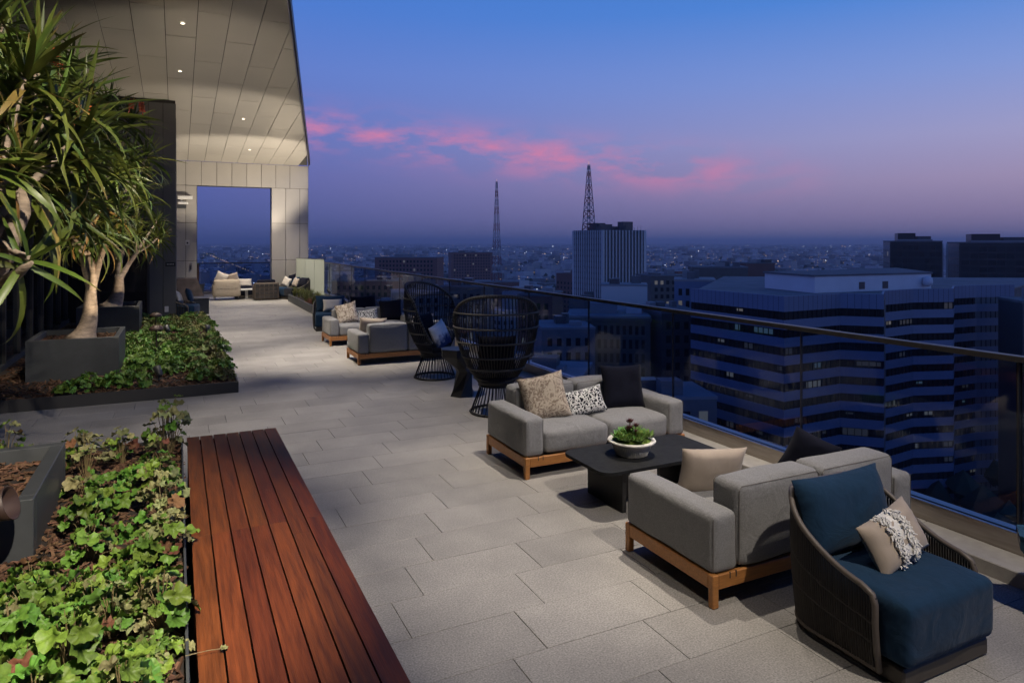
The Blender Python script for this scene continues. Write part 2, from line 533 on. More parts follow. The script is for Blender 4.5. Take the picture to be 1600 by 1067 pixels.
# ------------------------------------------------------------------ helpers
class MB:
    """collects geometry; build() links it as one mesh object"""

    def __init__(s):
        s.v, s.f = [], []

    def add(s, vs_, fs):
        b = len(s.v)
        s.v += [tuple(p) for p in vs_]
        s.f += [tuple(i + b for i in f) for f in fs]
        return s

    def box(s, x0, x1, y0, y1, z0, z1):
        return s.add([(x0, y0, z0), (x1, y0, z0), (x1, y1, z0), (x0, y1, z0), (x0, y0, z1), (x1, y0, z1), (x1, y1, z1), (x0, y1, z1)],
                     [(0, 3, 2, 1), (4, 5, 6, 7), (0, 1, 5, 4), (1, 2, 6, 5), (2, 3, 7, 6), (3, 0, 4, 7)])

    def bbox(s, x0, x1, y0, y1, z0, z1, c=0.006):
        """box with chamfered edges (24 corners)"""
        X, Y, Z = (x0, x1), (y0, y1), (z0, z1)
        bm = bmesh.new()
        bmesh.ops.create_cube(bm, size=1)
        for v in bm.verts:
            v.co = Vector((X[v.co.x > 0], Y[v.co.y > 0], Z[v.co.z > 0]))
        bmesh.ops.bevel(bm, geom=bm.edges[:], offset=c, segments=1, affect='EDGES')
        bm.verts.index_update()
        s.add([v.co[:] for v in bm.verts], [[v.index for v in f.verts] for f in bm.faces])
        bm.free()
        return s

    def rbox(s, x0, x1, y0, y1, z0, z1, r=0.05, puff=(0, 0, 0), n=4, wob=0.0, seed=0):
        """soft rounded box; puff bulges the three pairs of sides"""
        h = Vector(((x1 - x0) / 2, (y1 - y0) / 2, (z1 - z0) / 2))
        c = Vector(((x0 + x1) / 2, (y0 + y1) / 2, (z0 + z1) / 2))

        def axis(a):
            rr = min(r, a * 0.98)
            e = [-a, -a + rr * 0.12, -a + rr * 0.4, -a + rr]
            mid = [(-a + rr) + (2 * a - 2 * rr) * i / (n + 1) for i in range(1, n + 1)]
            return e + mid + [-x for x in reversed(e)]
        ax = [axis(h[i]) for i in range(3)]
        idx = {}

        def vert(p):
            k = tuple(round(q, 6) for q in p)
            if k in idx:
                return idx[k]
            q = Vector([max(-(h[i] - min(r, h[i] * .98)), min(h[i] - min(r, h[i] * .98), p[i])) for i in range(3)])
            d = Vector(p) - q
            w = q + d.normalized() * min(r, h[0] * .98, h[1] * .98, h[2] * .98) if d.length > 1e-7 else Vector(p)
            for i in range(3):
                if puff[i]:
                    j, k2 = (i + 1) % 3, (i + 2) % 3
                    w[i] += puff[i] * (p[i] / h[i]) * (1 - (p[j] / h[j]) ** 2) * (1 - (p[k2] / h[k2]) ** 2)
            if wob:
                w += noise.noise_vector((w + Vector((seed * 3.1, seed, 0))) * 4.0) * wob
            s.v.append(tuple(w + c))
            idx[k] = len(s.v) - 1
            return idx[k]
        for i in range(3):
            j, k = (i + 1) % 3, (i + 2) % 3
            for sg in (-1, 1):
                for a in range(len(ax[j]) - 1):
                    for b in range(len(ax[k]) - 1):
                        q = []
                        for (ja, kb) in ((a, b), (a + 1, b), (a + 1, b + 1), (a, b + 1)):
                            p = [0, 0, 0]
                            p[i] = sg * h[i]
                            p[j] = ax[j][ja]
                            p[k] = ax[k][kb]
                            q.append(vert(p))
                        if sg < 0:
                            q.reverse()
                        if len(set(q)) >= 3:
                            s.f.append(tuple(q))
        return s

    def tube(s, pts, r, n=6, closed=False, cap=True):
        pts = [Vector(p) for p in pts]
        m = len(pts)
        rr = r if isinstance(r, (list, tuple)) else [r] * m
        b = len(s.v)
        up = Vector((0, 0, 1))
        prev = None
        for i, p in enumerate(pts):
            if closed:
                t_ = (pts[(i + 1) % m] - pts[i - 1])
            else:
                t_ = pts[min(i + 1, m - 1)] - pts[max(i - 1, 0)]
            t_ = t_.normalized() if t_.length > 1e-9 else Vector((0, 0, 1))
            if prev is None:
                a = t_.cross(up)
                if a.length < 1e-3:
                    a = t_.cross(Vector((1, 0, 0)))
            else:
                a = prev - t_ * prev.dot(t_)
                if a.length < 1e-4:
                    a = t_.cross(up)
            a.normalize()
            prev = a
            c_ = t_.cross(a)
            for k in range(n):
                an = 2 * PI * k / n
                s.v.append(tuple(p + (a * math.cos(an) + c_ * math.sin(an)) * rr[i]))
        for i in range(m if closed else m - 1):
            for k in range(n):
                s.f.append((b + i * n + k, b + i * n + (k + 1) % n, b + ((i + 1) % m) * n + (k + 1) % n, b + ((i + 1) % m) * n + k))
        if cap and not closed:
            s.f.append(tuple(b + k for k in reversed(range(n))))
            s.f.append(tuple(b + (m - 1) * n + k for k in range(n)))
        return s

    def lathe(s, prof, n=24, c=(0, 0), cap=True):
        b = len(s.v)
        for (r, z) in prof:
            for k in range(n):
                an = 2 * PI * k / n
                s.v.append((c[0] + r * math.cos(an), c[1] + r * math.sin(an), z))
        for i in range(len(prof) - 1):
            for k in range(n):
                s.f.append((b + i * n + k, b + i * n + (k + 1) % n, b + (i + 1) * n + (k + 1) % n, b + (i + 1) * n + k))
        if cap:
            s.f.append(tuple(b + k for k in reversed(range(n))))
            s.f.append(tuple(b + (len(prof) - 1) * n + k for k in range(n)))
        return s

    def prism(s, poly, z0, z1):
        n = len(poly)
        b = len(s.v)
        s.v += [(p[0], p[1], z0) for p in poly] + [(p[0], p[1], z1) for p in poly]
        s.f.append(tuple(b + i for i in reversed(range(n))))
        s.f.append(tuple(b + n + i for i in range(n)))
        for i in range(n):
            j = (i + 1) % n
            s.f.append((b + i, b + j, b + n + j, b + n + i))
        return s

    def mesh(s, name, m, smooth=False):
        me = bpy.data.meshes.new(name)
        me.from_pydata(s.v, [], s.f)
        if m:
            me.materials.append(MATS[m])
        if smooth:
            me.polygons.foreach_set('use_smooth', [True] * len(me.polygons))
        me.update()
        return me

    def build(s, name, m, parent=None, smooth=False, loc=None, rot=None):
        return link(name, s.mesh(name, m, smooth), parent, loc, rot)


def link(name, me, parent=None, loc=None, rot=None, matrix=None):
    o = bpy.data.objects.new(name, me)
    col.objects.link(o)
    if parent is not None:
        o.parent = parent
    if loc is not None:
        o.location = loc
    if rot is not None:
        o.rotation_euler = rot
    if matrix is not None:
        o.matrix_local = matrix
    return o


def tag(o, label=None, cat=None, group=None, kind=None):
    for k, v in (('label', label), ('category', cat), ('group', group), ('kind', kind)):
        if v:
            o[k] = v
    return o


def thing(name, label, cat, loc=(0, 0, 0), rz=0.0, group=None):
    o = bpy.data.objects.new(name, None)
    o.empty_display_size = 0.1
    col.objects.link(o)
    o.location = loc
    o.rotation_euler = (0, 0, rz)
    return tag(o, label, cat, group)


def structure(name, mb, m, parent=None):
    o = mb.build(name, m, parent)
    if parent is None:
        o['kind'] = 'structure'
    return o


def clip_poly(poly, a, b):
    """keep the part of a 2D polygon left of the line a->b"""
    out = []
    sd = lambda p: (b[0] - a[0]) * (p[1] - a[1]) - (b[1] - a[1]) * (p[0] - a[0])
    for i, p in enumerate(poly):
        q = poly[(i + 1) % len(poly)]
        sp_, sq = sd(p), sd(q)
        if sp_ >= 0:
            out.append(p)
        if sp_ * sq < 0:
            t_ = sp_ / (sp_ - sq)
            out.append((p[0] + (q[0] - p[0]) * t_, p[1] + (q[1] - p[1]) * t_))
    return out


# ------------------------------------------------------------------ terrace floor
KX = 4.92                                         # foot of the stone kerb
floor = structure('terrace_floor', MB().box(-9, 5.35, -6, 34, -0.4, -0.012), 'joint')
PW, PD = 0.86, 0.4225
cells = []
paver_me = {}


def occupied(x0, x1, y0, y1):
    if x1 <= 0.86 + 0.02 and y1 <= 7.1:            # under bench and near bed
        return True
    if x1 <= 0.80 and y0 >= 11.1 and y1 <= 21.4:
        return True
    return False


for row in range(-9, 60):
    y0 = 5.45 + PD * row
    if y0 > 30.3:
        break
    offx = 1.20 + 0.215 * (row % 4)
    k0 = math.floor((-6.5 - offx) / PW)
    for k in range(k0, 12):
        x0 = offx + PW * k
        x1 = min(x0 + PW, KX)
        if x0 >= KX - 0.02 or x0 < -6.6:
            continue
        if occupied(x0, x1, y0, y0 + PD) or (x0 < -2.7 and y0 > 12):
            continue
        cells.append((x0, x1, y0, y0 + PD))
G = 0.0017
cells.sort(key=lambda c: ((c[0] + c[1]) / 2 * math.sin(YAW) + (c[2] + c[3]) / 2 * math.cos(YAW)))


def seen(c):
    x, y = (c[0] + c[1]) / 2, (c[2] + c[3]) / 2
    d = x * math.sin(YAW) + y * math.cos(YAW)
    r = x * math.cos(YAW) - y * math.sin(YAW)
    return d > 2.6 and abs(r / d) < 0.80


vis = [c for c in cells if seen(c)][:280]
visset = set(vis)
for c in vis:
    key = (round(c[1] - c[0], 3),)
    if key not in paver_me:
        w = c[1] - c[0]
        paver_me[key] = MB().bbox(-w / 2 + G, w / 2 - G, -PD / 2 + G, PD / 2 - G, -0.03, 0, 0.002).mesh('paver', 'paver')
    o = link('paver', paver_me[key], floor, ((c[0] + c[1]) / 2, (c[2] + c[3]) / 2, rng.uniform(-0.0008, 0.0008)))
rest = MB()
for c in cells:
    if c not in visset:
        rest.box(c[0] + G, c[1] - G, c[2] + G, c[3] - G, -0.03, rng.uniform(-0.0008, 0.0008))
tag(rest.build('far_pavers', 'paver', floor), kind='stuff')

# ------------------------------------------------------------------ kerb and glass balustrade
bal = thing('glass_balustrade', 'long glass balustrade with dark top rail on a stone kerb', 'balustrade', (5.22, 0, 0))
for i in range(19):
    y0 = -4 + i * 1.84
    MB().bbox(KX - 5.22, -0.02, y0 + 0.003, y0 + 1.837, -0.2, 0.10, 0.006).build('kerb_stone', 'kerb_stone', bal)
MB().box(-0.018, 0.10, -4, 31, -0.2, 0.235).build('steel_channel', 'steel', bal)
MB().box(-0.03, 0.00, -4, 31, 0.237, 0.246).box(0.03, 0.11, -4, 31, 0.237, 0.246).build('channel_trim', 'steel', bal)
PY0, PL = 2.735, 1.842
k = -3
while PY0 + PL * k < 27.0:
    ya = PY0 + PL * k
    MB().box(0.006, 0.024, ya + 0.006, ya + PL - 0.006, 0.20, 1.425).build('glass_pane', 'rail_glass', bal)
    MB().box(0.004, 0.026, ya - 0.0055, ya + 0.0055, 0.24, 1.42).build('pane_joint', 'rail_metal', bal)
    k += 1
YE = PY0 + PL * k
MB().bbox(-0.022, 0.052, -3.5, YE, 1.42, 1.462, 0.004).build('top_rail', 'rail_metal', bal)
MB().box(0.03, 0.075, 2.72, 2.76, 0.2, 1.42).build('post', 'rail_metal', bal)

# frosted return panel beside the portal
fp = thing('frosted_glass_screen', 'pale frosted glass screen beside the far portal wall', 'screen', (4.5, 29.9, 0))
ex, ey = 0.66, -2.6
ln = math.hypot(ex, ey)
for i in range(3):
    a, b = i / 3 + 0.004, (i + 1) / 3 - 0.004
    p = [(ex * a, ey * a), (ex * b, ey * b)]
    nx, ny = -ey / ln * 0.01, ex / ln * 0.01
    MB().prism([(p[0][0] - nx, p[0][1] - ny), (p[1][0] - nx, p[1][1] - ny), (p[1][0] + nx, p[1][1] + ny), (p[0][0] + nx, p[0][1] + ny)], 0.06, 1.55).build('glass_pane', 'frosted_glass', fp)
MB().tube([(0, 0, 1.565), (ex, ey, 1.565)], 0.015, 4).build('top_rail', 'rail_metal', fp)
MB().tube([(0, 0, 0.04), (ex, ey, 0.04)], 0.04, 4).build('bottom_channel', 'steel', fp)

# balustrade behind the portal opening
b2 = thing('portal_balustrade', 'low glass balustrade seen through the portal opening', 'balustrade', (0, 32.6, 0))
for i in range(4):
    MB().box(-0.6 + i * 1.5 + 0.006, 0.9 + i * 1.5 - 0.006, 0, 0.015, 0.1, 1.3).build('glass_pane', 'rail_glass', b2)
MB().box(-0.6, 5.4, -0.02, 0.04, 1.3, 1.34).build('top_rail', 'rail_metal', b2)
MB().box(-0.6, 5.4, -0.03, 0.05, -0.012, 0.1).build('bottom_channel', 'steel', b2)

# ------------------------------------------------------------------ portal: far wall and slanted soffit
portal = thing('portal_wall', 'tall pale metal clad portal wall with square opening to the sky', 'wall', (0, 30, 0))
WX0, WX1, OX0, OX1, OZ, WT = -0.03, 5.0, 0.71, 3.51, 4.48, 5.45
core = MB()
core.box(WX0, OX0 - 0.02, 0.03, 0.42, 0, WT).box(OX1 + 0.02, WX1 - 0.02, 0.03, 0.42, 0, WT).box(OX0 - 0.02, OX1 + 0.02, 0.03, 0.42, OZ + 0.02, WT)
core.build('wall_core', 'panel_gap', portal)


def wall_panel(x0, x1, z0, z1):
    g = 0.007
    MB().bbox(x0 + g, x1 - g, 0.0, 0.028, z0 + g, z1 - g, 0.003).build('panel', 'panel', portal)


for (x0, x1) in ((WX0, 0.30), (0.30, OX0)):
    for (z0, z1) in ((0.0, 1.5), (1.5, 3.0), (3.0, OZ)):
        wall_panel(x0, x1, z0, z1)
for (x0, x1) in ((OX1, 4.08), (4.08, 4.65), (4.65, WX1)):
    for (z0, z1) in ((0.0, 1.5), (1.5, 3.02), (3.02, OZ)):
        wall_panel(x0, x1, z0, z1)
xs = [WX0, 0.30] + [0.86 + 0.565 * i for i in range(7)] + [WX1]
for i in range(len(xs) - 1):
    wall_panel(xs[i], xs[i + 1], OZ, WT)
jb = MB().box(OX0 - 0.02, OX0 - 0.001, 0.0, 0.44, 0, OZ).box(OX1 + 0.001, OX1 + 0.02, 0.0, 0.44, 0, OZ).box(OX0, OX1, 0.0, 0.44, OZ + 0.001, OZ + 0.02)
jb.build('opening_lining', 'facade_dark', portal)
MB().box(WX1 - 0.018, WX1, 0.0, 0.44, 0, WT).build('end_cladding', 'panel', portal)

canopy = thing('slanted_canopy', 'slanted metal panel canopy soffit rising over the terrace with diagonal edge', 'canopy', (0, 30, 5.45))
E0, E1 = (5.0, 30.0), (1.90, 13.94)               # diagonal free edge (continues towards the camera)
ev = ((E0[0] - E1[0]) / (E0[1] - E1[1]))
E2 = (E1[0] - ev * (E1[1] - 10), 10.0)            # top of the canopy, where the added rear soffit starts, above the picture
SL = 0.094


def sof(p, dz=0.0):
    return (p[0], p[1] - 30, SL * (30 - p[1]) + dz)


def slab(poly, lo, hi, name, m):
    n = len(poly)
    v = [sof(p, lo) for p in poly] + [sof(p, hi) for p in poly]
    f = [tuple(reversed(range(n))), tuple(range(n, 2 * n))] + [(i, (i + 1) % n, n + (i + 1) % n, n + i) for i in range(n)]
    return MB().add(v, f).build(name, m, canopy)


colx = [-3.24 + 0.602 * i for i in range(14)]
body = clip_poly([(-9, 10), (5.2, 10), (5.2, 29.98), (-9, 29.98)], (E2[0] - 0.05, E2[1]), (E0[0] - 0.05, E0[1]))
slab(body, 0.032, 0.35, 'canopy_body', 'panel_gap')
for i in range(len(colx) - 1):
    xa, xb = colx[i] + 0.007, colx[i + 1] - 0.007
    y = -0.0 + (1.5 if i % 2 else 0.0) + 0.08
    ys = [y + 3.0 * k for k in range(-1, 11)]
    for ya in ys:
        yb = min(ya + 3.0, 29.99)
        ya = max(ya, 10.0)
        if yb - ya < 0.1:
            continue
        poly = clip_poly([(xa, ya + 0.010), (xb, ya + 0.010), (xb, yb - 0.010), (xa, yb - 0.010)], E2, E0)
        if len(poly) >= 3:
            slab(poly, 0.0, 0.03, 'panel', 'panel')
# left of the counted columns the soffit goes on as broad panels
slab([(-9, 10), (-3.25, 10), (-3.25, 29.99), (-9, 29.99)], 0.0, 0.03, 'side_panel', 'panel')
en = Vector((E0[0] - E2[0], E0[1] - E2[1])).normalized()
nx, ny = en.y, -en.x
slab([(E2[0], E2[1]), (E2[0] + nx * .03, E2[1] + ny * .03), (E0[0] + nx * .03, E0[1] + ny * .03), (E0[0], E0[1])], -0.02, 0.40, 'edge_fascia', 'steel')
slab([(E2[0] + nx * .031, E2[1] + ny * .031), (E2[0] + nx * .075, E2[1] + ny * .075), (E0[0] + nx * .075, E0[1] + ny * .075), (E0[0] + nx * .031, E0[1] + ny * .031)], 0.06, 0.34, 'edge_trim', 'rail_metal')

dl_lab = {0: 'lit recessed ceiling downlight nearest the top of the picture in the canopy', 1: 'lit recessed canopy downlight above the dark facade, second from the top',
          2: 'lit recessed downlight in the canopy, upper of the two by the portal', 3: 'lit recessed canopy downlight closest to the far portal wall'}
for i, (x, y) in enumerate(DOWN):
    d = thing('downlight', dl_lab[i], 'downlight', (x, y, soffit_z(y)), group='canopy downlights')
    prof = [(0.038, -0.012), (0.058, -0.012), (0.060, -0.002)]
    MB().lathe(prof, 20, cap=False).build('trim_ring', 'white_plastic', d)
    MB().lathe([(0.038, -0.012), (0.033, -0.008), (0.001, -0.008)], 20, cap=False).build('lens', 'lamp_lens', d)

# unseen mirrored canopy and walls, added to block skylight from behind and left
def sofm(p, dz=0.0):
    return (p[0], p[1] - 30, SL * 20 - SL * (10 - p[1]) + dz)


mp_ = [(-9, 9.99), (E2[0], 9.99), (5.0, -10), (-9, -10)]
MB().add([sofm(p) for p in mp_] + [sofm(p, .35) for p in mp_], [(0, 1, 2, 3), (7, 6, 5, 4), (0, 4, 5, 1), (1, 5, 6, 2), (2, 6, 7, 3), (3, 7, 4, 0)]).build('added_rear_soffit', 'panel', canopy)
rw_ = structure('added_wall_rear', MB().box(-9, 0.7, -0.4, 0, -0.4, 5.4).box(3.5, 5.0, -0.4, 0, -0.4, 5.4).box(0.7, 3.5, -0.4, 0, 4.48, 5.4), 'panel')
rw_.location = (0, -10, 0)
lw = structure('added_wall_side', MB().box(-9, -5, -10, 7.9, -0.4, 7.2), 'facade_dark')  # unseen wall added to cut skylight from the left

# ------------------------------------------------------------------ dark building on the left
fac = thing('dark_facade', 'dark grey clad building front with glazed doors behind the trees', 'building', (0, 21.6, 0))
MB().box(-9, -0.05, 0.04, 8.4, -0.01, 6.9).build('wall', 'panel_gap', fac)
fx = [-0.03, -0.36, -0.72]
for i in range(2):
    for (z0, z1) in ((0, 2.1), (2.1, 4.2), (4.2, 6.15)):
        MB().bbox(fx[i + 1] + .006, fx[i] - .006, 0, 0.038, z0 + .006, z1 - .006, .003).build('panel', 'facade_dark', fac)
for (z0, z1) in ((0, 2.1), (2.1, 4.2), (4.2, 5.75)):
    MB().box(-0.049, -0.03, 0.045, 8.36, z0 + .006, z1 - .006).build('side_panel', 'facade_dark', fac)
for i in range(4):
    x1 = -0.72 - 1.2 * i
    MB().bbox(x1 - 1.194, x1 - .006, 0, 0.038, 2.75, 6.15, .003).build('panel', 'facade_dark', fac)
    MB().box(x1 - 1.15, x1 - 0.05, 0.016, 0.036, 0.06, 2.7).build('door_glass', 'glass_dark', fac)
    MB().box(x1 - 0.03, x1 + 0.03, -0.015, 0.03, 0, 2.74).build('mullion', 'mullion', fac)
MB().box(-6, -0.72, -0.02, 0.03, 0.0, 0.06).box(-6, -0.72, -0.02, 0.03, 2.69, 2.745).build('door_track', 'mullion', fac)

gw = thing('window_wall', 'dark glazed window wall with slim mullions along the left bed', 'window wall', (-2.62, 0, 0))
MB().box(-0.5, -0.02, 8.0, 21.55, 2.9, 6.9).build('upper_wall', 'facade_dark', gw)
MB().box(-0.12, 0.04, 8.0, 21.55, -0.01, 0.22).build('sill', 'planter_metal', gw)
ys = [8.0 + 1.2 * i for i in range(12)]
for i, y in enumerate(ys):
    MB().box(-0.06, 0.05, y - 0.028, y + 0.028, 0.22, 2.9).build('mullion', 'mullion', gw)
    if i < 11:
        MB().box(-0.012, 0.0, y + 0.03, y + 1.17, 0.22, 2.9).build('pane', 'rail_glass', gw)
MB().box(-3.5, -3.4, 8.0, 21.5, 0, 3.0).box(-3.4, -0.2, 8.0, 21.5, 2.9, 3.0).build('inner_wall', 'panel_gap', gw)

# small fittings on the walls
cctv = thing('wall_camera', 'white boxy security camera high on the portal wall left of the opening', 'camera', (0.12, 29.95, 4.0))
MB().bbox(-0.12, 0.42, -0.22, -0.02, -0.08, 0.06, .02).build('housing', 'white_plastic', cctv)
MB().box(0.0, 0.06, -0.05, 0.05, -0.2, -0.06).build('bracket', 'white_plastic', cctv)
MB().bbox(-0.10, 0.26, -0.16, -0.02, -0.28, -0.18, .015).build('sensor_bar', 'white_plastic', cctv)
tag(MB().bbox(-0.12, 0.24, -0.07, 0.05, -0.06, 0.06, .01).build('wall_speaker', 'dark_metal', None, loc=(0.08, 29.95, 3.62)), 'small dark speaker under the security camera on the portal wall', 'speaker')
k1 = thing('switch_plate', 'grey keypad plate at head height on the portal wall', 'switch', (0.36, 29.99, 2.22))
MB().bbox(-0.07, 0.07, -0.03, 0.005, -0.1, 0.1, .006).build('plate', 'white_plastic', k1)
MB().box(-0.03, 0.03, -0.04, -0.03, -0.05, 0.02).build('button', 'sign_dark', k1)
k2 = thing('door_lock', 'small steel lock fitting below the keypad on the portal wall', 'lock', (0.48, 29.99, 1.28))
MB().bbox(-0.05, 0.05, -0.03, 0.005, -0.12, 0.12, .006).build('plate', 'steel', k2)
MB().tube([(0, -0.05, 0.04), (0.0, -0.05, -0.12)], 0.02, 8).build('handle', 'sign_dark', k2)
tag(MB().bbox(-0.05, 0.05, -0.02, 0.005, -0.08, 0.08, .005).build('socket_plate', 'white_plastic', None, loc=(-0.27, 21.6, 0.36)), 'small white socket plate low on the dark facade', 'socket')
sg = thing('wall_sign', 'small black room sign on the dark facade', 'sign', (-0.17, 21.595, 1.62))
MB().bbox(-0.13, 0.13, -0.02, 0.003, -0.06, 0.06, .004).build('plate', 'sign_dark', sg)
tx = MB()
for i in range(5):
    tx.box(-0.09 + i * 0.037, -0.068 + i * 0.037, -0.0225, -0.0202, -0.012, 0.012)
tx.build('lettering', 'sign_text', sg)

# dark stone blocks by the opening
st = MB()
st.add([(-0.02, 0, 0), (0.98, 0, 0), (0.98, 1.0, 0), (-0.02, 1.0, 0), (-0.02, 0.05, 0.98), (0.62, 0.05, 0.98), (0.62, 0.9, 0.98), (-0.02, 0.9, 0.98)],
       [(0, 3, 2, 1), (4, 5, 6, 7), (0, 1, 5, 4), (1, 2, 6, 5), (2, 3, 7, 6), (3, 0, 4, 7)])
tag(st.build('stone_block', 'marble_dark', None, loc=(0.0, 26.2, 0)), 'brown marbled stone block with slanted end beside the portal', 'block')
bx = thing('dark_box', 'low black metal box planter in front of the marbled block', 'box', (0.62, 23.7, 0))
MB().bbox(-0.27, 0.27, -0.3, 0.6, 0, 0.47, .008).build('body', 'planter_metal', bx)
MB().bbox(-0.29, 0.29, -0.32, 0.62, 0.472, 0.5, .005).build('lid', 'bed_edging', bx)


# ------------------------------------------------------------------ planting beds and planters
def mulch(name, label, x0, x1, y0, y1, z, n, avoid=(), parent=None, size=1.0):
    m = MB()
    r = random.Random(hash(name) % 999 + 5)
    r = random.Random(len(name) * 7 + n)
    for i in range(n):
        x, y = r.uniform(x0, x1), r.uniform(y0, y1)
        if any(a[0] < x < a[1] and a[2] < y < a[3] for a in avoid):
            continue
        L_, w, h = r.uniform(0.02, 0.055) * size, r.uniform(0.004, 0.012) * size, r.uniform(0.002, 0.005) * size
        M_ = Matrix.Translation((x, y, z + r.uniform(0.0, 0.02) * size)) @ Euler((r.uniform(-.5, .5), r.uniform(-.45, .45), r.uniform(0, PI))).to_matrix().to_4x4()
        pts = [M_ @ Vector(p) for p in ((-L_, -w * .6, -h), (L_ * .9, -w, -h), (L_, w * .5, -h), (-L_ * .8, w, -h), (-L_, -w * .6, h), (L_ * .9, -w, h), (L_, w * .5, h), (-L_ * .8, w, h))]
        m.add(pts, [(4, 5, 6, 7), (0, 1, 5, 4), (1, 2, 6, 5), (2, 3, 7, 6), (3, 0, 4, 7)])
    o = m.build(name, 'bark_chip', parent)
    return tag(o, label, 'mulch' if parent is None else None, kind='stuff')


# near bed (raised) between the camera and the cross path
NZ = 0.40
nb = structure('near_bed_soil', MB().box(-4, 0.03, 0.5, 7.02, -0.012, NZ), 'soil')
ed = thing('near_bed_edging', 'black steel edging round the raised near bed beside the bench', 'edging', (0, 0, 0))
MB().bbox(0.032, 0.046, 0.5, 7.05, -0.01, 0.455, .002).build('side_strip', 'planter_metal', ed)
MB().bbox(-4, 0.031, 7.025, 7.04, -0.01, 0.44, .002).build('end_strip', 'bed_edging', ed)
mulch('mulch', 'brown shredded bark mulch covering the raised near bed', -2.2, 0.02, 2.0, 7.0, NZ, 9500, avoid=((-3, -0.76, 4.84, 6.12),))

# far bed (low kerb)
fb = structure('far_bed_soil', MB().box(-2.58, 0.80, 11.06, 21.3, -0.012, 0.125), 'soil')
e2 = thing('far_bed_edging', 'low black metal edging around the long far bed', 'edging', (0, 0, 0))
MB().bbox(-2.6, 0.825, 11.03, 11.055, -0.01, 0.165, .003).build('front_strip', 'bed_edging', e2)
MB().bbox(0.802, 0.825, 11.057, 21.3, -0.01, 0.165, .003).build('side_strip', 'bed_edging', e2)
mulch('mulch', 'brown bark mulch between the plants of the far bed', -2.5, 0.78, 11.1, 20.5, 0.125, 7000, avoid=((-2.1, -0.82, 12.5, 14.0),), size=1.3)


def planter(label, x0, x1, y0, y1, z0, z1, wall=0.05, group='dark planters with trees'):
    p = thing('tree_planter', label, 'planter', ((x0 + x1) / 2, (y0 + y1) / 2, z0), group=group)
    hx, hy, h = (x1 - x0) / 2, (y1 - y0) / 2, z1 - z0
    MB().bbox(-hx, hx, -hy, -hy + wall, 0, h, .004).build('front_wall', 'planter_metal', p)
    MB().bbox(-hx, hx, hy - wall, hy, 0, h, .004).build('back_wall', 'planter_metal', p)
    MB().bbox(-hx, -hx + wall, -hy + wall + .0005, hy - wall - .0005, 0, h, .004).build('side_wall', 'planter_metal', p)
    MB().bbox(hx - wall, hx, -hy + wall + .0005, hy - wall - .0005, 0, h, .004).build('side_wall', 'planter_metal', p)
    MB().box(-hx + wall, hx - wall, -hy + wall, hy - wall, 0.02, h - 0.10).build('soil', 'soil', p)
    m = mulch('planter_mulch', None, -hx + wall + .03, hx - wall - .03, -hy + wall + .03, hy - wall - .03, h - 0.10, 900 if y0 < 8 else 700, parent=p)
    return p


planter('near dark grey metal planter cut by the left picture edge', -2.0, -0.755, 4.83, 6.11, NZ - .05, 0.75, 0.085)
planter('dark grey planter holding the front tree in the far bed', -2.06, -0.83, 12.5, 13.97, 0.08, 0.75, 0.075)
planter('dark grey planter holding the rear tree beside the facade', -2.06, -0.80, 18.3, 19.8, 0.08, 0.75, 0.075)

# bench beside the near bed
bench = thing('wooden_bench', 'long reddish hardwood slat bench beside the near bed', 'bench', (0.075, 0, 0))
BW = 0.787 / 7
for i in range(7):
    xa, xb = i * BW + 0.004, (i + 1) * BW - 0.004
    cut = 4.62 if i < 5 else (4.40 if i == 5 else 4.62)
    for (ya, yb) in ((0.6, cut - .0008), (cut + .0008, 6.99)):
        if i >= 5 and ya == 0.6:
            ya = 0.6
        m = MB().bbox(-(xb - xa) / 2, (xb - xa) / 2, -(yb - ya) / 2, (yb - ya) / 2, -0.028, 0, .0008)
        m.build('plank', 'ipe', bench, loc=((xa + xb) / 2, (ya + yb) / 2, 0.45 + rng.uniform(-.0008, .0008)))
MB().box(0.765, 0.783, 0.6, 6.985, 0.02, 0.42).box(0.01, 0.764, 6.965, 6.985, 0.02, 0.42).box(0.01, 0.03, 0.6, 6.96, 0.02, 0.42).build('side_board', 'ipe', bench)
MB().box(0.05, 0.74, 0.7, 6.9, -0.01, 0.40).build('support_frame', 'bed_edging', bench)
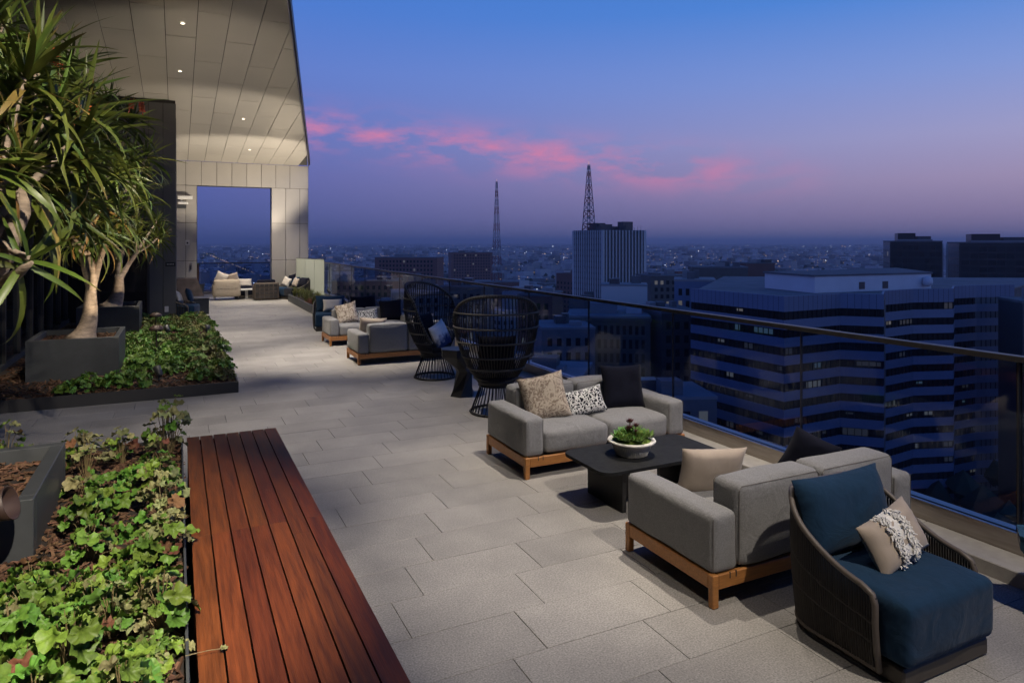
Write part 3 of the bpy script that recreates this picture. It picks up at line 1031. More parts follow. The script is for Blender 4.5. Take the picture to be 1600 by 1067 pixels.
# ------------------------------------------------------------------ furniture
def sofa(label, cx, y0, rz, group='grey sofas with teak bases'):
    """local: faces -Y, footprint 1.91 x 0.92, origin at floor centre"""
    W, D = 1.91, 0.92
    s = thing('sofa', label, 'sofa', (cx, y0, 0), rz, group)
    hx, hy = W / 2, D / 2
    for sx in (-1, 1):
        for sy in (-1, 1):
            cx_, cy_ = sx * (hx - 0.024), sy * (hy - 0.024)
            MB().bbox(cx_ - .024, cx_ + .024, cy_ - .024, cy_ + .024, 0, 0.205, .006).build('leg', 'teak', s)
    for sy in (-1, 1):
        yy = sy * (hy - 0.022)
        r = MB().bbox(-hx + 0.05, hx - 0.05, yy - .018, yy + .018, 0.11, 0.2, .005)
        ro = r.build('rail', 'teak', s)
        nm = MB()
        for sx in (-1, 1):
            for dxn in (0.14, 0.19):
                x = sx * (hx - dxn)
                nm.box(x - .004, x + .004, yy + sy * .0165 - .003, yy + sy * .0165 + .003, 0.165, 0.2035)
        tag(nm.build('joint_groove', 'bed_edging', ro), kind='stuff')
    for sx in (-1, 1):
        xx = sx * (hx - 0.022)
        MB().bbox(xx - .018, xx + .018, -hy + .05, hy - .05, 0.11, 0.2, .005).build('rail', 'teak', s)
    MB().box(-hx + .05, hx - .05, -hy + .05, hy - .05, 0.13, 0.195).build('slat_base', 'bed_edging', s)
    aw = 0.21
    for i, sx in enumerate((-1, 1)):
        xa, xb = (-hx + .004, -hx + aw) if sx < 0 else (hx - aw, hx - .004)
        MB().rbox(xa, xb, -hy + .012, hy - .008, 0.203, 0.565, 0.042, (0.006, 0.004, 0.008), 9, 0.008, i).build('arm', 'fabric', s, True)
        sm = MB()
        for yy in (-hy + .02, hy - .016):
            for xq in (xa + .012, xb - .012):
                sm.tube([(xq, yy, 0.22), (xq, yy, 0.545)], 0.0028, 5)
        sm.build('seam', 'seam', s)
    ix = hx - aw
    for i, (xa, xb) in enumerate(((-ix + .004, -.003), (.003, ix - .004))):
        bk = MB().rbox(xa, xb, hy - 0.255, hy - 0.006, 0.205, 0.725, 0.05, (0.004, 0.016, 0.012), 10, 0.011, i + 3).build('back_cushion', 'fabric', s, True)
        sm = MB()
        for yy in (hy - .016, hy - .244):
            xq0, xq1 = xa + .014, xb - .014
            sm.tube([(xq0, yy, 0.23), (xq0, yy, 0.69), (xq0 + .02, yy, 0.711), (xq1 - .02, yy, 0.711), (xq1, yy, 0.69), (xq1, yy, 0.23)], 0.003, 5)
        sm.build('seam', 'seam', bk)
        MB().rbox(xa, xb, -hy + .012, hy - 0.25, 0.205, 0.43, 0.05, (0.003, 0.014, 0.022), 10, 0.012, i + 6).build('seat_cushion', 'fabric', s, True)
    return s


def pillow_mesh(w, h, th, m, seed=0, n=14, name='pillow', droop=0.0):
    b = MB()
    r = random.Random(seed)
    for side in (-1, 1):
        base = len(b.v)
        for i in range(n + 1):
            for j in range(n + 1):
                u, v = 2 * i / n - 1, 2 * j / n - 1
                pin = 1 - 0.07 * (1 - v * v) * abs(u) ** 3, 1 - 0.07 * (1 - u * u) * abs(v) ** 3
                x, z = u * w / 2 * pin[0], v * h / 2 * pin[1]
                t_ = th / 2 * (max(0.0, 1 - u ** 4) * max(0.0, 1 - v ** 4)) ** 0.62
                t_ += 0.012 * noise.noise((u * 2.2 + seed * 5, v * 2.2, side * 3)) * (1 - u * u) * (1 - v * v)
                t_ += 0.006 * noise.noise((u * 6 + seed * 5, v * 6, side * 3)) * (1 - (u * v) ** 2) * (1 - u ** 8) * (1 - v ** 8)
                y = side * max(t_, 0.003)
                z -= droop * (1 - u * u) * max(0, v) * h * 0.5
                b.v.append((x, y, z))
        for i in range(n):
            for j in range(n):
                q = [base + i * (n + 1) + j, base + (i + 1) * (n + 1) + j, base + (i + 1) * (n + 1) + j + 1, base + i * (n + 1) + j + 1]
                b.f.append(tuple(q if side < 0 else reversed(q)))
    # close the narrow rim
    k = (n + 1) ** 2
    ring = [i * (n + 1) for i in range(n + 1)] + [n * (n + 1) + j for j in range(1, n + 1)] + [i * (n + 1) + n for i in range(n - 1, -1, -1)] + [j for j in range(n - 1, 0, -1)]
    for i in range(len(ring)):
        a, c_ = ring[i], ring[(i + 1) % len(ring)]
        b.f.append((a, a + k, c_ + k, c_))
    return b.mesh(name, m, True)


def pillow(label, loc, rot, w, h, th, m, seed=0, droop=0.0):
    o = link('pillow', pillow_mesh(w, h, th, m, seed, droop=droop), None, loc, rot)
    return tag(o, label, 'pillow', 'scatter pillows')


SX = 2.955 + 0.955
sofa('grey sofa facing the camera behind the black coffee table', SX, 5.77 + .46, 0)
sofa('grey sofa seen from behind, in front of the coffee table', SX - .01, 3.235 + .46, PI)
sofa('farther grey sofa seen from behind, beyond the peacock chairs', SX, 12.47 + .46, PI)
sofa('farthest grey sofa, facing the camera near the glass balustrade', SX, 15.03 + .46, 0)

# pillows of the near pair of sofas
pillow('beige brocade pillow leaning in the corner of the camera facing sofa', (3.43, 6.27, 0.635), (R(-20), R(-12), R(-22)), 0.48, 0.48, 0.16, 'brocade', 1)
pillow('small black and white spotted lumbar pillow', (3.88, 6.22, 0.555), (R(-24), R(-9), R(-8)), 0.47, 0.28, 0.13, 'leopard', 2)
pillow('large dark navy pillow at the right end of the camera facing sofa', (4.42, 6.28, 0.655), (R(-18), R(2), R(-8)), 0.50, 0.48, 0.17, 'navy_fabric', 3)
pillow('plain beige pillow upright on the sofa seen from behind', (3.50, 3.87, 0.575), (R(14), R(3), R(-12)), 0.52, 0.38, 0.15, 'beige_fabric', 4)
pillow('dark navy pillow against the far arm of the sofa seen from behind', (4.50, 3.86, 0.555), (R(6), R(24), R(-45)), 0.36, 0.36, 0.15, 'navy_fabric', 5)
# pillows of the far pair
pillow('pale brocade pillow on the left end of the farthest sofa', (3.42, 15.50, 0.645), (R(-20), R(-14), R(-20)), 0.48, 0.48, 0.16, 'brocade_pale', 6)
pillow('white pillow with blue spots on the farthest sofa', (3.86, 15.47, 0.57), (R(-22), R(-7), R(-8)), 0.52, 0.30, 0.13, 'leopard', 7)
pillow('large navy pillow at the right end of the farthest sofa', (4.45, 15.55, 0.66), (R(-16), R(-3), R(-6)), 0.52, 0.50, 0.17, 'navy_fabric', 8)
pillow('pinkish beige pillow on the farther sofa seen from behind', (3.38, 13.08, 0.60), (R(14), R(4), R(-10)), 0.52, 0.40, 0.15, 'beige_fabric', 9)
pillow('cream pillow near the right end of the farther back-turned sofa', (4.40, 13.10, 0.60), (R(12), R(-4), R(8)), 0.46, 0.40, 0.15, 'cream_fabric', 10)

# coffee table
ct = thing('coffee_table', 'low black stone coffee table with slab legs between the near sofas', 'table', (3.74, 4.99, 0))


def round_rect(hx, hy, r, n=6):
    p = []
    for cx_, cy_, a0 in ((hx - r, hy - r, 0), (-hx + r, hy - r, 90), (-hx + r, -hy + r, 180), (hx - r, -hy + r, 270)):
        for i in range(n + 1):
            a = R(a0 + 90 * i / n)
            p.append((cx_ + r * math.cos(a), cy_ + r * math.sin(a)))
    return p


tp = MB().prism(round_rect(0.65, 0.35, 0.11), 0.352, 0.38).build('table_top', 'dark_stone', ct)
for sx in (-1, 1):
    x = sx * 0.40
    m = MB().bbox(x - .02, x + .02, -0.27, 0.27, 0.0, 0.352, .003)
    m.build('leg', 'black_table', ct)
    m = MB().bbox(*((x - .24, x - .021) if sx > 0 else (x + .021, x + .24)), -0.02, 0.02, 0.0, 0.351, .003)
    m.build('leg', 'black_table', ct)
    g = MB()
    for i in range(26):
        y = -0.25 + i * 0.02
        g.box(x - .024, x + .024, y - .004, y + .004, 0.0, 0.34)
    tag(g.build('fluting', 'black_table', ct), kind='stuff')

# bowl of succulents
bw = thing('succulent_bowl', 'white ribbed bowl planted with succulents on the coffee table', 'bowl', (3.60, 4.98, 0.3805))
prof = [(0.115, 0.0), (0.135, 0.006), (0.168, 0.085), (0.176, 0.10), (0.205, 0.112), (0.212, 0.125), (0.205, 0.135), (0.175, 0.132), (0.165, 0.115), (0.02, 0.105)]
MB().lathe(prof, 44, cap=True).build('bowl', 'ceramic', bw, True)
rib = MB()
for i in range(60):
    a = 2 * PI * i / 60
    rib.tube([(0.136 * math.cos(a), 0.136 * math.sin(a), 0.008), (0.1685 * math.cos(a), 0.1685 * math.sin(a), 0.084)], 0.0032, 5)
tag(rib.build('ribs', 'ceramic', bw), kind='stuff')
ms = MB()
nn_ = 22
for i in range(10):
    for k2 in range(nn_):
        r_, a = 0.172 * i / 9, 2 * PI * k2 / nn_
        ms.v.append((r_ * math.cos(a), r_ * math.sin(a), 0.128 + 0.04 * (1 - (i / 9) ** 2) + 0.012 * noise.noise((r_ * math.cos(a) * 40, r_ * math.sin(a) * 40, 0))))
for i in range(9):
    for k2 in range(nn_):
        ms.f.append((i * nn_ + k2, (i + 1) * nn_ + k2, (i + 1) * nn_ + (k2 + 1) % nn_, i * nn_ + (k2 + 1) % nn_))
ms.build('moss', 'moss', bw, True)
sr = random.Random(3)


def rosette_small(mb, c, r_, n, up=0.5):
    for i in range(n):
        a = i * 2.4
        t_ = i / n
        L_ = r_ * (0.5 + 0.6 * t_)
        e = up * (1 - t_) + 0.25
        d = Vector((math.cos(a) * math.cos(e), math.sin(a) * math.cos(e), math.sin(e)))
        sd = Vector((-math.sin(a), math.cos(a), 0)) * L_ * 0.24
        nrm = d.cross(sd).normalized() * L_ * 0.12
        p0, p1, p2 = Vector(c), Vector(c) + d * L_ * 0.62, Vector(c) + d * L_ + Vector((0, 0, L_ * .18))
        mb.add([p0 - sd * .5, p0 + sd * .5, p1 + sd, p1 - sd, p2, p1 - nrm], [(0, 1, 2, 3), (3, 2, 4), (0, 3, 5), (3, 4, 5), (4, 2, 5), (2, 1, 5)])


for i in range(18):
    a, q = sr.uniform(0, 6.28), sr.uniform(0.02, 0.15)
    m = MB()
    rosette_small(m, (q * math.cos(a), q * math.sin(a), 0.15 + 0.03 * (1 - q / .13)), sr.uniform(0.06, 0.095), 24, 1.0)
    m.build('succulent', 'succulent', bw)
for i in range(4):
    a, q = sr.uniform(1.6, 4.6), sr.uniform(0.02, 0.10)
    m = MB()
    hgt = sr.uniform(0.07, 0.15)
    c0 = (q * math.cos(a), q * math.sin(a), 0.15)
    m.tube([c0, (c0[0], c0[1], 0.15 + hgt)], 0.004, 5)
    rosette_small(m, (c0[0], c0[1], 0.15 + hgt), 0.045, 18, 1.2)
    rosette_small(m, (c0[0], c0[1], 0.15 + hgt * .6), 0.04, 12, 0.9)
    m.build('red_succulent', 'succulent_red', bw)
sp = MB()
for i in range(26):
    a, e = sr.uniform(-1.2, 1.2), sr.uniform(0.5, 1.4)
    p0 = Vector((0.05, -0.01, 0.155))
    d = Vector((math.cos(a) * math.cos(e), math.sin(a) * math.cos(e), math.sin(e)))
    sp.tube([p0, p0 + d * .07, p0 + d * .12 + Vector((0, 0, -.012))], [0.004, 0.003, 0.0006], 4)
sp.build('spiky_succulent', 'succulent', bw)


# peacock chairs
def peacock(label, loc, rz, cushion='navy_fabric'):
    c = thing('peacock_chair', label, 'chair', loc, rz, 'black woven high back chairs')

    def RR(z):
        u = min(1.0, max(0.0, (z - 0.40) / 0.85))
        return 0.225 + 0.31 * math.sin(u * PI / 2) ** 0.85 - 0.03 * max(0, z - 1.25) / 0.3

    def rimz(ph):
        a = abs(ph) / R(84)
        if a <= 1:
            return 1.56 - 0.26 * a ** 2.6
        q = min(1.0, (a - 1) / 0.42)
        return 1.30 - 0.66 * (q * q * (3 - 2 * q)) ** 0.8

    def pt(ph, z, k=1.0):
        r_ = RR(z) * k
        return (r_ * math.sin(ph) * 1.04, r_ * math.cos(ph) * 0.92, z)
    PH = R(118)
    cords = MB()
    nc = 46
    for i in range(nc + 1):
        ph = -PH + 2 * PH * i / nc
        zt = rimz(ph)
        cords.tube([pt(ph, 0.40 + (zt - 0.40) * q / 6) for q in range(7)], 0.0082, 5)
    tag(cords.build('back_cords', 'black_rattan', c), kind='stuff')
    rim = [pt(-PH + 2 * PH * i / 60, rimz(-PH + 2 * PH * i / 60)) for i in range(61)]
    MB().tube(rim, 0.019, 8).build('rim', 'black_rattan', c, True)
    wr = MB()
    for i in range(0, 60):
        a, b = Vector(rim[i]), Vector(rim[i + 1])
        for q in (0.15, 0.55):
            p = a.lerp(b, q)
            t_ = (b - a).normalized()
            wr.tube([p - t_ * .006, p + t_ * .006], 0.0235, 8)
    tag(wr.build('rim_binding', 'rattan_band', c), kind='stuff')
    for z in (0.46, 0.60, 0.76, 0.95, 1.14, 1.33):
        ph0 = PH
        while rimz(ph0) < z and ph0 > 0.1:
            ph0 -= R(1)
        MB().tube([pt(-ph0 + 2 * ph0 * i / 30, z, 1.02) for i in range(31)], 0.0125, 7).build('band', 'rattan_band', c, True)
    # seat
    MB().lathe([(0.05, 0.375), (0.225, 0.375), (0.24, 0.39), (0.25, 0.42), (0.245, 0.435), (0.02, 0.435)], 30).build('seat_frame', 'black_rattan', c)
    MB().lathe([(0.04, 0.437), (0.25, 0.437), (0.28, 0.46), (0.285, 0.49), (0.255, 0.52), (0.12, 0.532), (0.01, 0.535)], 30).build('seat_cushion', cushion, c, True)
    link('back_cushion', pillow_mesh(0.50, 0.50, 0.16, cushion, 31, name='back_cushion'), c, (0, 0.20, 0.80), (R(-14), 0, 0))
    # base
    bwires = MB()
    for i in range(34):
        a = 2 * PI * i / 34
        bwires.tube([(0.215 * math.cos(a), 0.215 * math.sin(a), 0.372), (0.215 * math.cos(a + .02), 0.215 * math.sin(a + .02), 0.33), (0.335 * math.cos(a), 0.335 * math.sin(a), 0.016)], 0.0072, 5)
    tag(bwires.build('base_wires', 'black_rattan', c), kind='stuff')
    MB().tube([(0.337 * math.cos(2 * PI * i / 40), 0.337 * math.sin(2 * PI * i / 40), 0.0165) for i in range(40)], 0.0165, 7, closed=True).build('base_ring', 'black_rattan', c, True)
    MB().tube([(0.228 * math.cos(2 * PI * i / 36), 0.228 * math.sin(2 * PI * i / 36), 0.365) for i in range(36)], 0.012, 6, closed=True).build('waist_ring', 'black_rattan', c, True)
    return c


peacock('black woven peacock chair with white and blue pillow, beyond the side table', (3.86, 10.85, 0), R(36))
peacock('nearer black woven peacock chair seen from behind', (3.80, 8.28, 0), R(158))
pillow('white pillow dip dyed indigo on the farther peacock chair', (3.92, 10.76, 0.70), (R(-18), R(-16), R(40)), 0.44, 0.44, 0.15, 'dip_dye', 11)
pillow('white edged navy pillow in the nearer peacock chair', (3.84, 8.37, 0.66), (R(-16), 0, R(160)), 0.42, 0.30, 0.13, 'navy_fabric', 12)


def facet_table(label, loc, m, h=0.70, k=1.0, lean=(-0.11, 0.0), rz=0.0):
    s = thing('side_table', label, 'table', loc, rz)
    rings = [(0.185 * k, 0.0, 0.0, 0.0), (0.115 * k, h * 0.52, 0.03, 0.55), (0.12 * k, h * 0.60, 0.0, 0.55), (0.225 * k, h * 0.86, lean[0], 0.25), (0.225 * k, h, lean[0], 0.25)]
    b = MB()
    n = 6
    for (r_, z, ox, tw) in rings:
        for i in range(n):
            a = 2 * PI * i / n + tw
            b.v.append((ox + r_ * math.cos(a), lean[1] * z / h + r_ * math.sin(a), z))
    for q in range(len(rings) - 1):
        for i in range(n):
            a0, a1 = q * n + i, q * n + (i + 1) % n
            b.f += [(a0, a1, a1 + n), (a0, a1 + n, a0 + n)]
    b.f.append(tuple(reversed(range(n))))
    b.build('pedestal', m, s)
    t2 = MB()
    t2.prism([(lean[0] + 0.229 * k * math.cos(2 * PI * i / n + .25), lean[1] + 0.229 * k * math.sin(2 * PI * i / n + .25)) for i in range(n)], h, h + 0.016)
    t2.build('table_top', m, s)
    return s


facet_table('black faceted side table between the two peacock chairs', (3.76, 9.38, 0), 'black_table', 0.68)
facet_table('blue glazed faceted side table cut by the right picture edge', (4.72, 2.28, 0), 'blue_glaze', 0.47, 0.85, (0, 0), 0.3)


# rope armchairs
def rope_chair(label, loc, rz, fine=True, cushion='blue_fabric', group='rope armchairs with blue cushions', back=True):
    c = thing('rope_armchair', label, 'armchair', loc, rz, group)
    W, yf, yb, r_ = 0.42, -0.27, 0.41, 0.26
    path = []
    for i in range(9):
        path.append((-W, yf + (yb - r_ - yf) * i / 9))
    for i in range(11):
        a = PI - PI / 2 * i / 10
        path.append((-W + r_ + r_ * math.cos(a), yb - r_ + r_ * math.sin(a)))
    for i in range(1, 8):
        path.append((-W + r_ + (2 * W - 2 * r_) * i / 8, yb))
    for i in range(11):
        a = PI / 2 - PI / 2 * i / 10
        path.append((W - r_ + r_ * math.cos(a), yb - r_ + r_ * math.sin(a)))
    for i in range(1, 10):
        path.append((W, yb - r_ - (yb - r_ - yf) * i / 9))

    def rim(y):
        u = (y - yf) / (yb - yf)
        return 0.465 + 0.305 * min(1.0, u / 0.93) ** 2.0 - 0.03 * max(0, 1 - u * 9)
    # resample by length
    P_ = [Vector((p[0], p[1], 0)) for p in path]
    ds = [0]
    for i in range(1, len(P_)):
        ds.append(ds[-1] + (P_[i] - P_[i - 1]).length)

    def at(s_):
        s_ = max(0, min(ds[-1], s_))
        for i in range(1, len(ds)):
            if s_ <= ds[i] + 1e-9:
                q = (s_ - ds[i - 1]) / max(1e-9, ds[i] - ds[i - 1])
                return P_[i - 1].lerp(P_[i], q)
        return P_[-1]

    def shell(s_, v):
        p = at(s_)
        z = 0.05 + (rim(p.y) - 0.05) * v
        k = 0.93 + 0.07 * v + 0.03 * math.sin(v * PI)
        return Vector((p.x * k, (p.y - 0.05) * k + 0.05 if p.y > 0 else p.y, z))
    N = 130 if fine else 46
    ropes = MB()
    for i in range(N + 1):
        s_ = ds[-1] * i / N
        ropes.tube([shell(s_, v) for v in (0, .25, .5, .75, 1)], 0.0062 if fine else 0.012, 5 if fine else 4, cap=False)
    tag(ropes.build('rope_weave', 'rope', c, True), kind='stuff')
    if fine:
        for v in (0.36, 0.62):
            MB().tube([shell(ds[-1] * i / 60, v) for i in range(61)], 0.008, 5).build('cross_tie', 'rope', c, True)
    rimp = [shell(0, v) for v in (0.0, .3, .6, .9)] + [shell(ds[-1] * (i + .5) / 60, 1.0) for i in range(60)] + [shell(ds[-1], v) for v in (.9, .6, .3, 0.0)]
    MB().tube(rimp, 0.0165, 8).build('rim', 'rim_tube', c, True)
    MB().tube([shell(ds[-1] * i / 60, 0.0) for i in range(61)], 0.012, 6).build('bottom_rail', 'rim_tube', c, True)
    MB().bbox(-0.355, 0.355, -0.38, 0.17, 0.0, 0.10, .012).build('plinth', 'plinth', c)
    MB().rbox(-0.372, 0.372, -0.415, 0.20, 0.105, 0.435, 0.05, (0.004, 0.008, 0.02), 10, 0.012, 2).build('seat_cushion', cushion, c, True)
    if back:
        bc = link('back_cushion', pillow_mesh(0.74, 0.46, 0.22, cushion, 21, name='back_cushion'), c, (0, 0.245, 0.625), (R(-16), 0, 0))
    return c


rope_chair('near rope armchair with deep blue cushions at the right foreground', (3.625, 2.61, 0), 0)
fpw = pillow('beige lumbar pillow with white fringe on the near rope armchair', (3.66, 2.56, 0.575), (R(-28), R(-9), R(8)), 0.50, 0.29, 0.14, 'beige_fabric', 13)
fr = MB()
frr = random.Random(5)
for side in (-1,):
    for xc in (-0.085, 0.035):
        for i in range(70):
            v = -1.0 + 2.0 * i / 69
            for q in range(3):
                x = xc + frr.uniform(-.028, .028)
                yth = 0.07 * max(0.0, 1 - v ** 4) ** 0.62
                z = v * 0.145 * 0.95
                p0 = Vector((x, side * (yth + 0.002), z))
                p1 = p0 + Vector((frr.uniform(-.012, .012), side * frr.uniform(.008, .018), frr.uniform(-.008, .008)))
                p2 = p1 + Vector((frr.uniform(-.02, .02), side * frr.uniform(-.002, .008), -0.012))
                fr.tube([p0, p1, p2], [0.004, 0.0055, 0.003], 4)
tag(fr.build('fringe', 'white_fringe', fpw), kind='stuff')
bandm = MB()
for i in range(24):
    v0, v1 = -1 + 2 * i / 24, -1 + 2 * (i + 1) / 24
    y0_, y1_ = -(0.07 * max(0, 1 - v0 ** 4) ** .62 + .004), -(0.07 * max(0, 1 - v1 ** 4) ** .62 + .004)
    bandm.add([(-0.085, y0_, v0 * .137), (0.035, y0_, v0 * .137), (0.035, y1_, v1 * .137), (-0.085, y1_, v1 * .137)], [(0, 1, 2, 3)])
bandm.build('woven_band', 'white_fringe', fpw)

rope_chair('rope armchair with blue back cushion behind the farthest sofa, left one', (3.55, 18.0, 0), R(-10), fine=False)
rope_chair('rope armchair with navy cushion behind the farthest sofa, right one', (4.42, 17.5, 0), R(15), fine=False, cushion='navy_fabric')
pillow('cream pillow with fringed edge on the armchair behind the farthest sofa', (3.60, 17.95, 0.62), (R(-24), 0, R(-8)), 0.48, 0.32, 0.13, 'cream_fabric', 14)
rope_chair('pale rope armchair beside the dark facade, turned away from the terrace', (0.12, 22.0, 0), R(75), fine=False)
pillow('cream pillow on the armchair by the dark facade', (0.05, 22.02, 0.64), (R(-20), R(20), R(75)), 0.42, 0.34, 0.14, 'cream_fabric', 15)
pillow('round looking blue pillow on the armchair by the dark facade', (0.32, 22.06, 0.70), (R(-18), R(10), R(80)), 0.42, 0.40, 0.16, 'blue_fabric', 16)

# seating in front of the portal opening
lv = thing('loveseat', 'beige upholstered loveseat seen from behind in front of the portal opening', 'sofa', (1.72, 29.0, 0))
MB().rbox(-0.47, 0.47, -0.42, -0.12, 0.14, 0.78, 0.07, (0.01, 0.02, 0.02), 4, .01, 1).build('backrest', 'loveseat_beige', lv, True)
for sx in (-1, 1):
    xa = sx * 0.50
    MB().rbox(min(xa, xa - sx * .16), max(xa, xa - sx * .16), -0.40, 0.42, 0.14, 0.60, 0.06, (.006, .01, .02), 4, .006, sx + 3).build('arm', 'loveseat_beige', lv, True)
MB().rbox(-0.34, 0.34, -0.12, 0.42, 0.14, 0.44, 0.05, (0, .01, .02), 4).build('seat_cushion', 'loveseat_beige', lv, True)
for sx in (-1, 1):
    for sy in (-1, 1):
        MB().tube([(sx * .40, sy * .34, 0.15), (sx * .43, sy * .37, 0.0)], 0.018, 8).build('leg', 'steel', lv)
tf = MB()
for i in range(6):
    x = -0.33 + i * 0.132
    tf.tube([(x - .045, -0.437, 0.46), (x, -0.446, 0.452), (x + .045, -0.437, 0.46)], 0.006, 5)
tf.build('tufting', 'seam', lv)
pillow('cream pillow peeping over the left end of the loveseat', (1.55, 28.93, 0.86), (R(8), R(24), 0), 0.46, 0.40, 0.14, 'cream_fabric', 17)
pillow('beige pillow on the right end of the loveseat', (1.95, 28.95, 0.84), (R(8), R(-14), 0), 0.44, 0.38, 0.14, 'beige_fabric', 18)
lt = thing('low_table', 'small white low table between the loveseat and the wicker sofa', 'table', (2.45, 28.9, 0))
MB().bbox(-0.26, 0.26, -0.3, 0.3, 0.36, 0.40, .006).build('table_top', 'table_white', lt)
MB().bbox(-0.05, 0.05, -0.05, 0.05, 0.02, 0.36, .006).build('leg', 'table_white', lt)
MB().lathe([(0.2, 0), (0.2, 0.02)], 20).build('base', 'table_white', lt)
pillow('cream pillow standing behind the small white low table', (2.45, 29.45, 0.62), (R(-10), 0, 0), 0.50, 0.32, 0.13, 'cream_fabric', 19)
s3 = thing('daybed', 'dark daybed under the cream pillow by the portal opening', 'daybed', (2.5, 29.6, 0))
MB().rbox(-0.45, 0.45, -0.28, 0.28, 0.12, 0.44, .04, (0, 0, .015)).build('seat_cushion', 'navy_fabric', s3, True)
MB().bbox(-0.44, 0.44, -0.27, 0.27, 0.0, 0.115, .006).build('base', 'plinth', s3)
wk = thing('wicker_sofa', 'brown wicker club chair seen from behind beside the white low table', 'chair', (3.10, 28.3, 0))
MB().rbox(-0.46, 0.46, -0.38, -0.26, 0.03, 0.68, .05, (0, .01, 0)).build('backrest', 'wicker_brown', wk, True)
for sx in (-1, 1):
    MB().rbox(min(sx * .46, sx * .36), max(sx * .46, sx * .36), -0.26, 0.40, 0.03, 0.58, .045).build('arm', 'wicker_brown', wk, True)
MB().rbox(-0.355, 0.355, -0.255, 0.40, 0.03, 0.42, .04, (0, 0, .015)).build('seat_cushion', 'navy_fabric', wk, True)
MB().rbox(-0.34, 0.34, -0.25, -0.10, 0.43, 0.78, .06, (0, .02, .01)).build('back_cushion', 'navy_fabric', wk, True)
wv = MB()
for i in range(4):
    for j in range(5):
        wv.bbox(-0.40 + j * .165, -0.27 + j * .165, -0.3985, -0.389, 0.08 + i * .145, 0.19 + i * .145, .003)
wv.build('woven_squares', 'rope', wk)
rope_chair('dark rope armchair left of the frosted glass screen', (3.98, 28.6, 0), R(-60), fine=False)
rope_chair('dark rope armchair with navy cushion closest to the frosted glass screen', (4.25, 27.9, 0), R(-75), fine=False, cushion='navy_fabric')
pillow('pinkish cream pillow on the armchair left of the frosted screen', (3.93, 28.62, 0.66), (R(-20), R(15), R(-60)), 0.42, 0.36, 0.14, 'cream_fabric', 20)
pillow('navy pillow on the armchair left of the frosted screen', (4.15, 28.78, 0.74), (R(-18), R(-12), R(-60)), 0.44, 0.42, 0.15, 'navy_fabric', 21)
pillow('beige pillow on the armchair closest to the frosted screen', (4.18, 27.92, 0.68), (R(-22), R(8), R(-75)), 0.42, 0.34, 0.14, 'beige_fabric', 22)
# ------------------------------------------------------------------ plants
def leaf_round(seed, lobes=7, ruff=0.16):
    """lobed, ruffled coral-bells leaf of unit radius, stalk end at the origin, pointing +X"""
    r = random.Random(seed)
    n = lobes * 4
    v = [(0.12, 0, -0.08)]
    ph = r.uniform(0, 6.28)
    rings = (0.5, 1.0)
    for q in rings:
        for i in range(n):
            a = 2 * PI * i / n
            rad = 1.0 + 0.095 * math.cos(a * lobes) + 0.05 * math.sin(3 * a + ph) + 0.045 * math.cos(2 * lobes * a)
            notch = 0.45 * math.exp(-((a - PI) / 0.42) ** 2)
            rad *= (1 - notch * q)
            x, y = rad * math.cos(a) * q, rad * math.sin(a) * q
            z = -0.10 + 0.20 * q * q + q * q * ruff * math.cos(a * lobes + ph) * 0.9 + 0.12 * q * noise.noise((x * 1.7 + seed, y * 1.7, 0))
            z -= 0.22 * max(0, x) ** 2
            v.append((x * .85 + .62, y * .92, z))
    f = [(0, 1 + i, 1 + (i + 1) % n) for i in range(n)]
    f += [(1 + i, 1 + n + i, 1 + n + (i + 1) % n, 1 + (i + 1) % n) for i in range(n)]
    return v, f


LV = [leaf_round(s, 5 + s % 3) for s in range(6)]
LM = {}
for m in ('leaf_green', 'leaf_pale', 'leaf_brown'):
    LM[m] = [MB().add(*lv).mesh('leaf', m, True) for lv in LV]


def plant_leaves(r, n, spread, height, size):
    out = []
    for i in range(n):
        a = i * 2.39996 + r.uniform(-.4, .4)
        q = math.sqrt((i + 0.6) / n)
        rad = spread * q * r.uniform(0.8, 1.12)
        h = height * (1.0 - 0.62 * q * q) * r.uniform(0.75, 1.12)
        s = size * r.uniform(0.5, 1.3)
        tilt = 0.2 + 0.6 * q + r.uniform(-.45, .45)
        M_ = Matrix.Translation((rad * math.cos(a) * .75, rad * math.sin(a) * .75, h)) @ Matrix.Rotation(a + r.uniform(-.5, .5), 4, 'Z') @ Matrix.Rotation(tilt - .2, 4, 'Y') @ Matrix.Rotation(r.uniform(-.5, .5), 4, 'X') @ Matrix.Diagonal((s, s * r.uniform(.8, 1.1), s * r.uniform(.7, 1.9), 1))
        out.append(M_)
    return out


def coral_bells(label, x, y, z, n, spread, height, size, mix, seed, group):
    r = random.Random(seed)
    p = thing('coral_bells', label, 'plant', (x, y, z), 0, group)
    stems = MB()
    for M_ in plant_leaves(r, n, spread, height, size):
        m = r.choices(('leaf_green', 'leaf_pale', 'leaf_brown'), (mix[0], mix[1], mix[2] * .4))[0]
        link('leaf', r.choice(LM[m]), p, matrix=M_)
        e = M_.translation
        stems.tube([(e.x * .15, e.y * .15, -0.01), (e.x * .6, e.y * .6, e.z * .75), e], [0.003, 0.0025, 0.002], 4, cap=False)
    stems.build('stems', 'stem', p)
    return p


# near bed: plants set as in the photograph: (x, y, leaves, spread, height, leaf size, mix)
near = []
g0 = 'green coral bells in the near bed'
nr = random.Random(12)
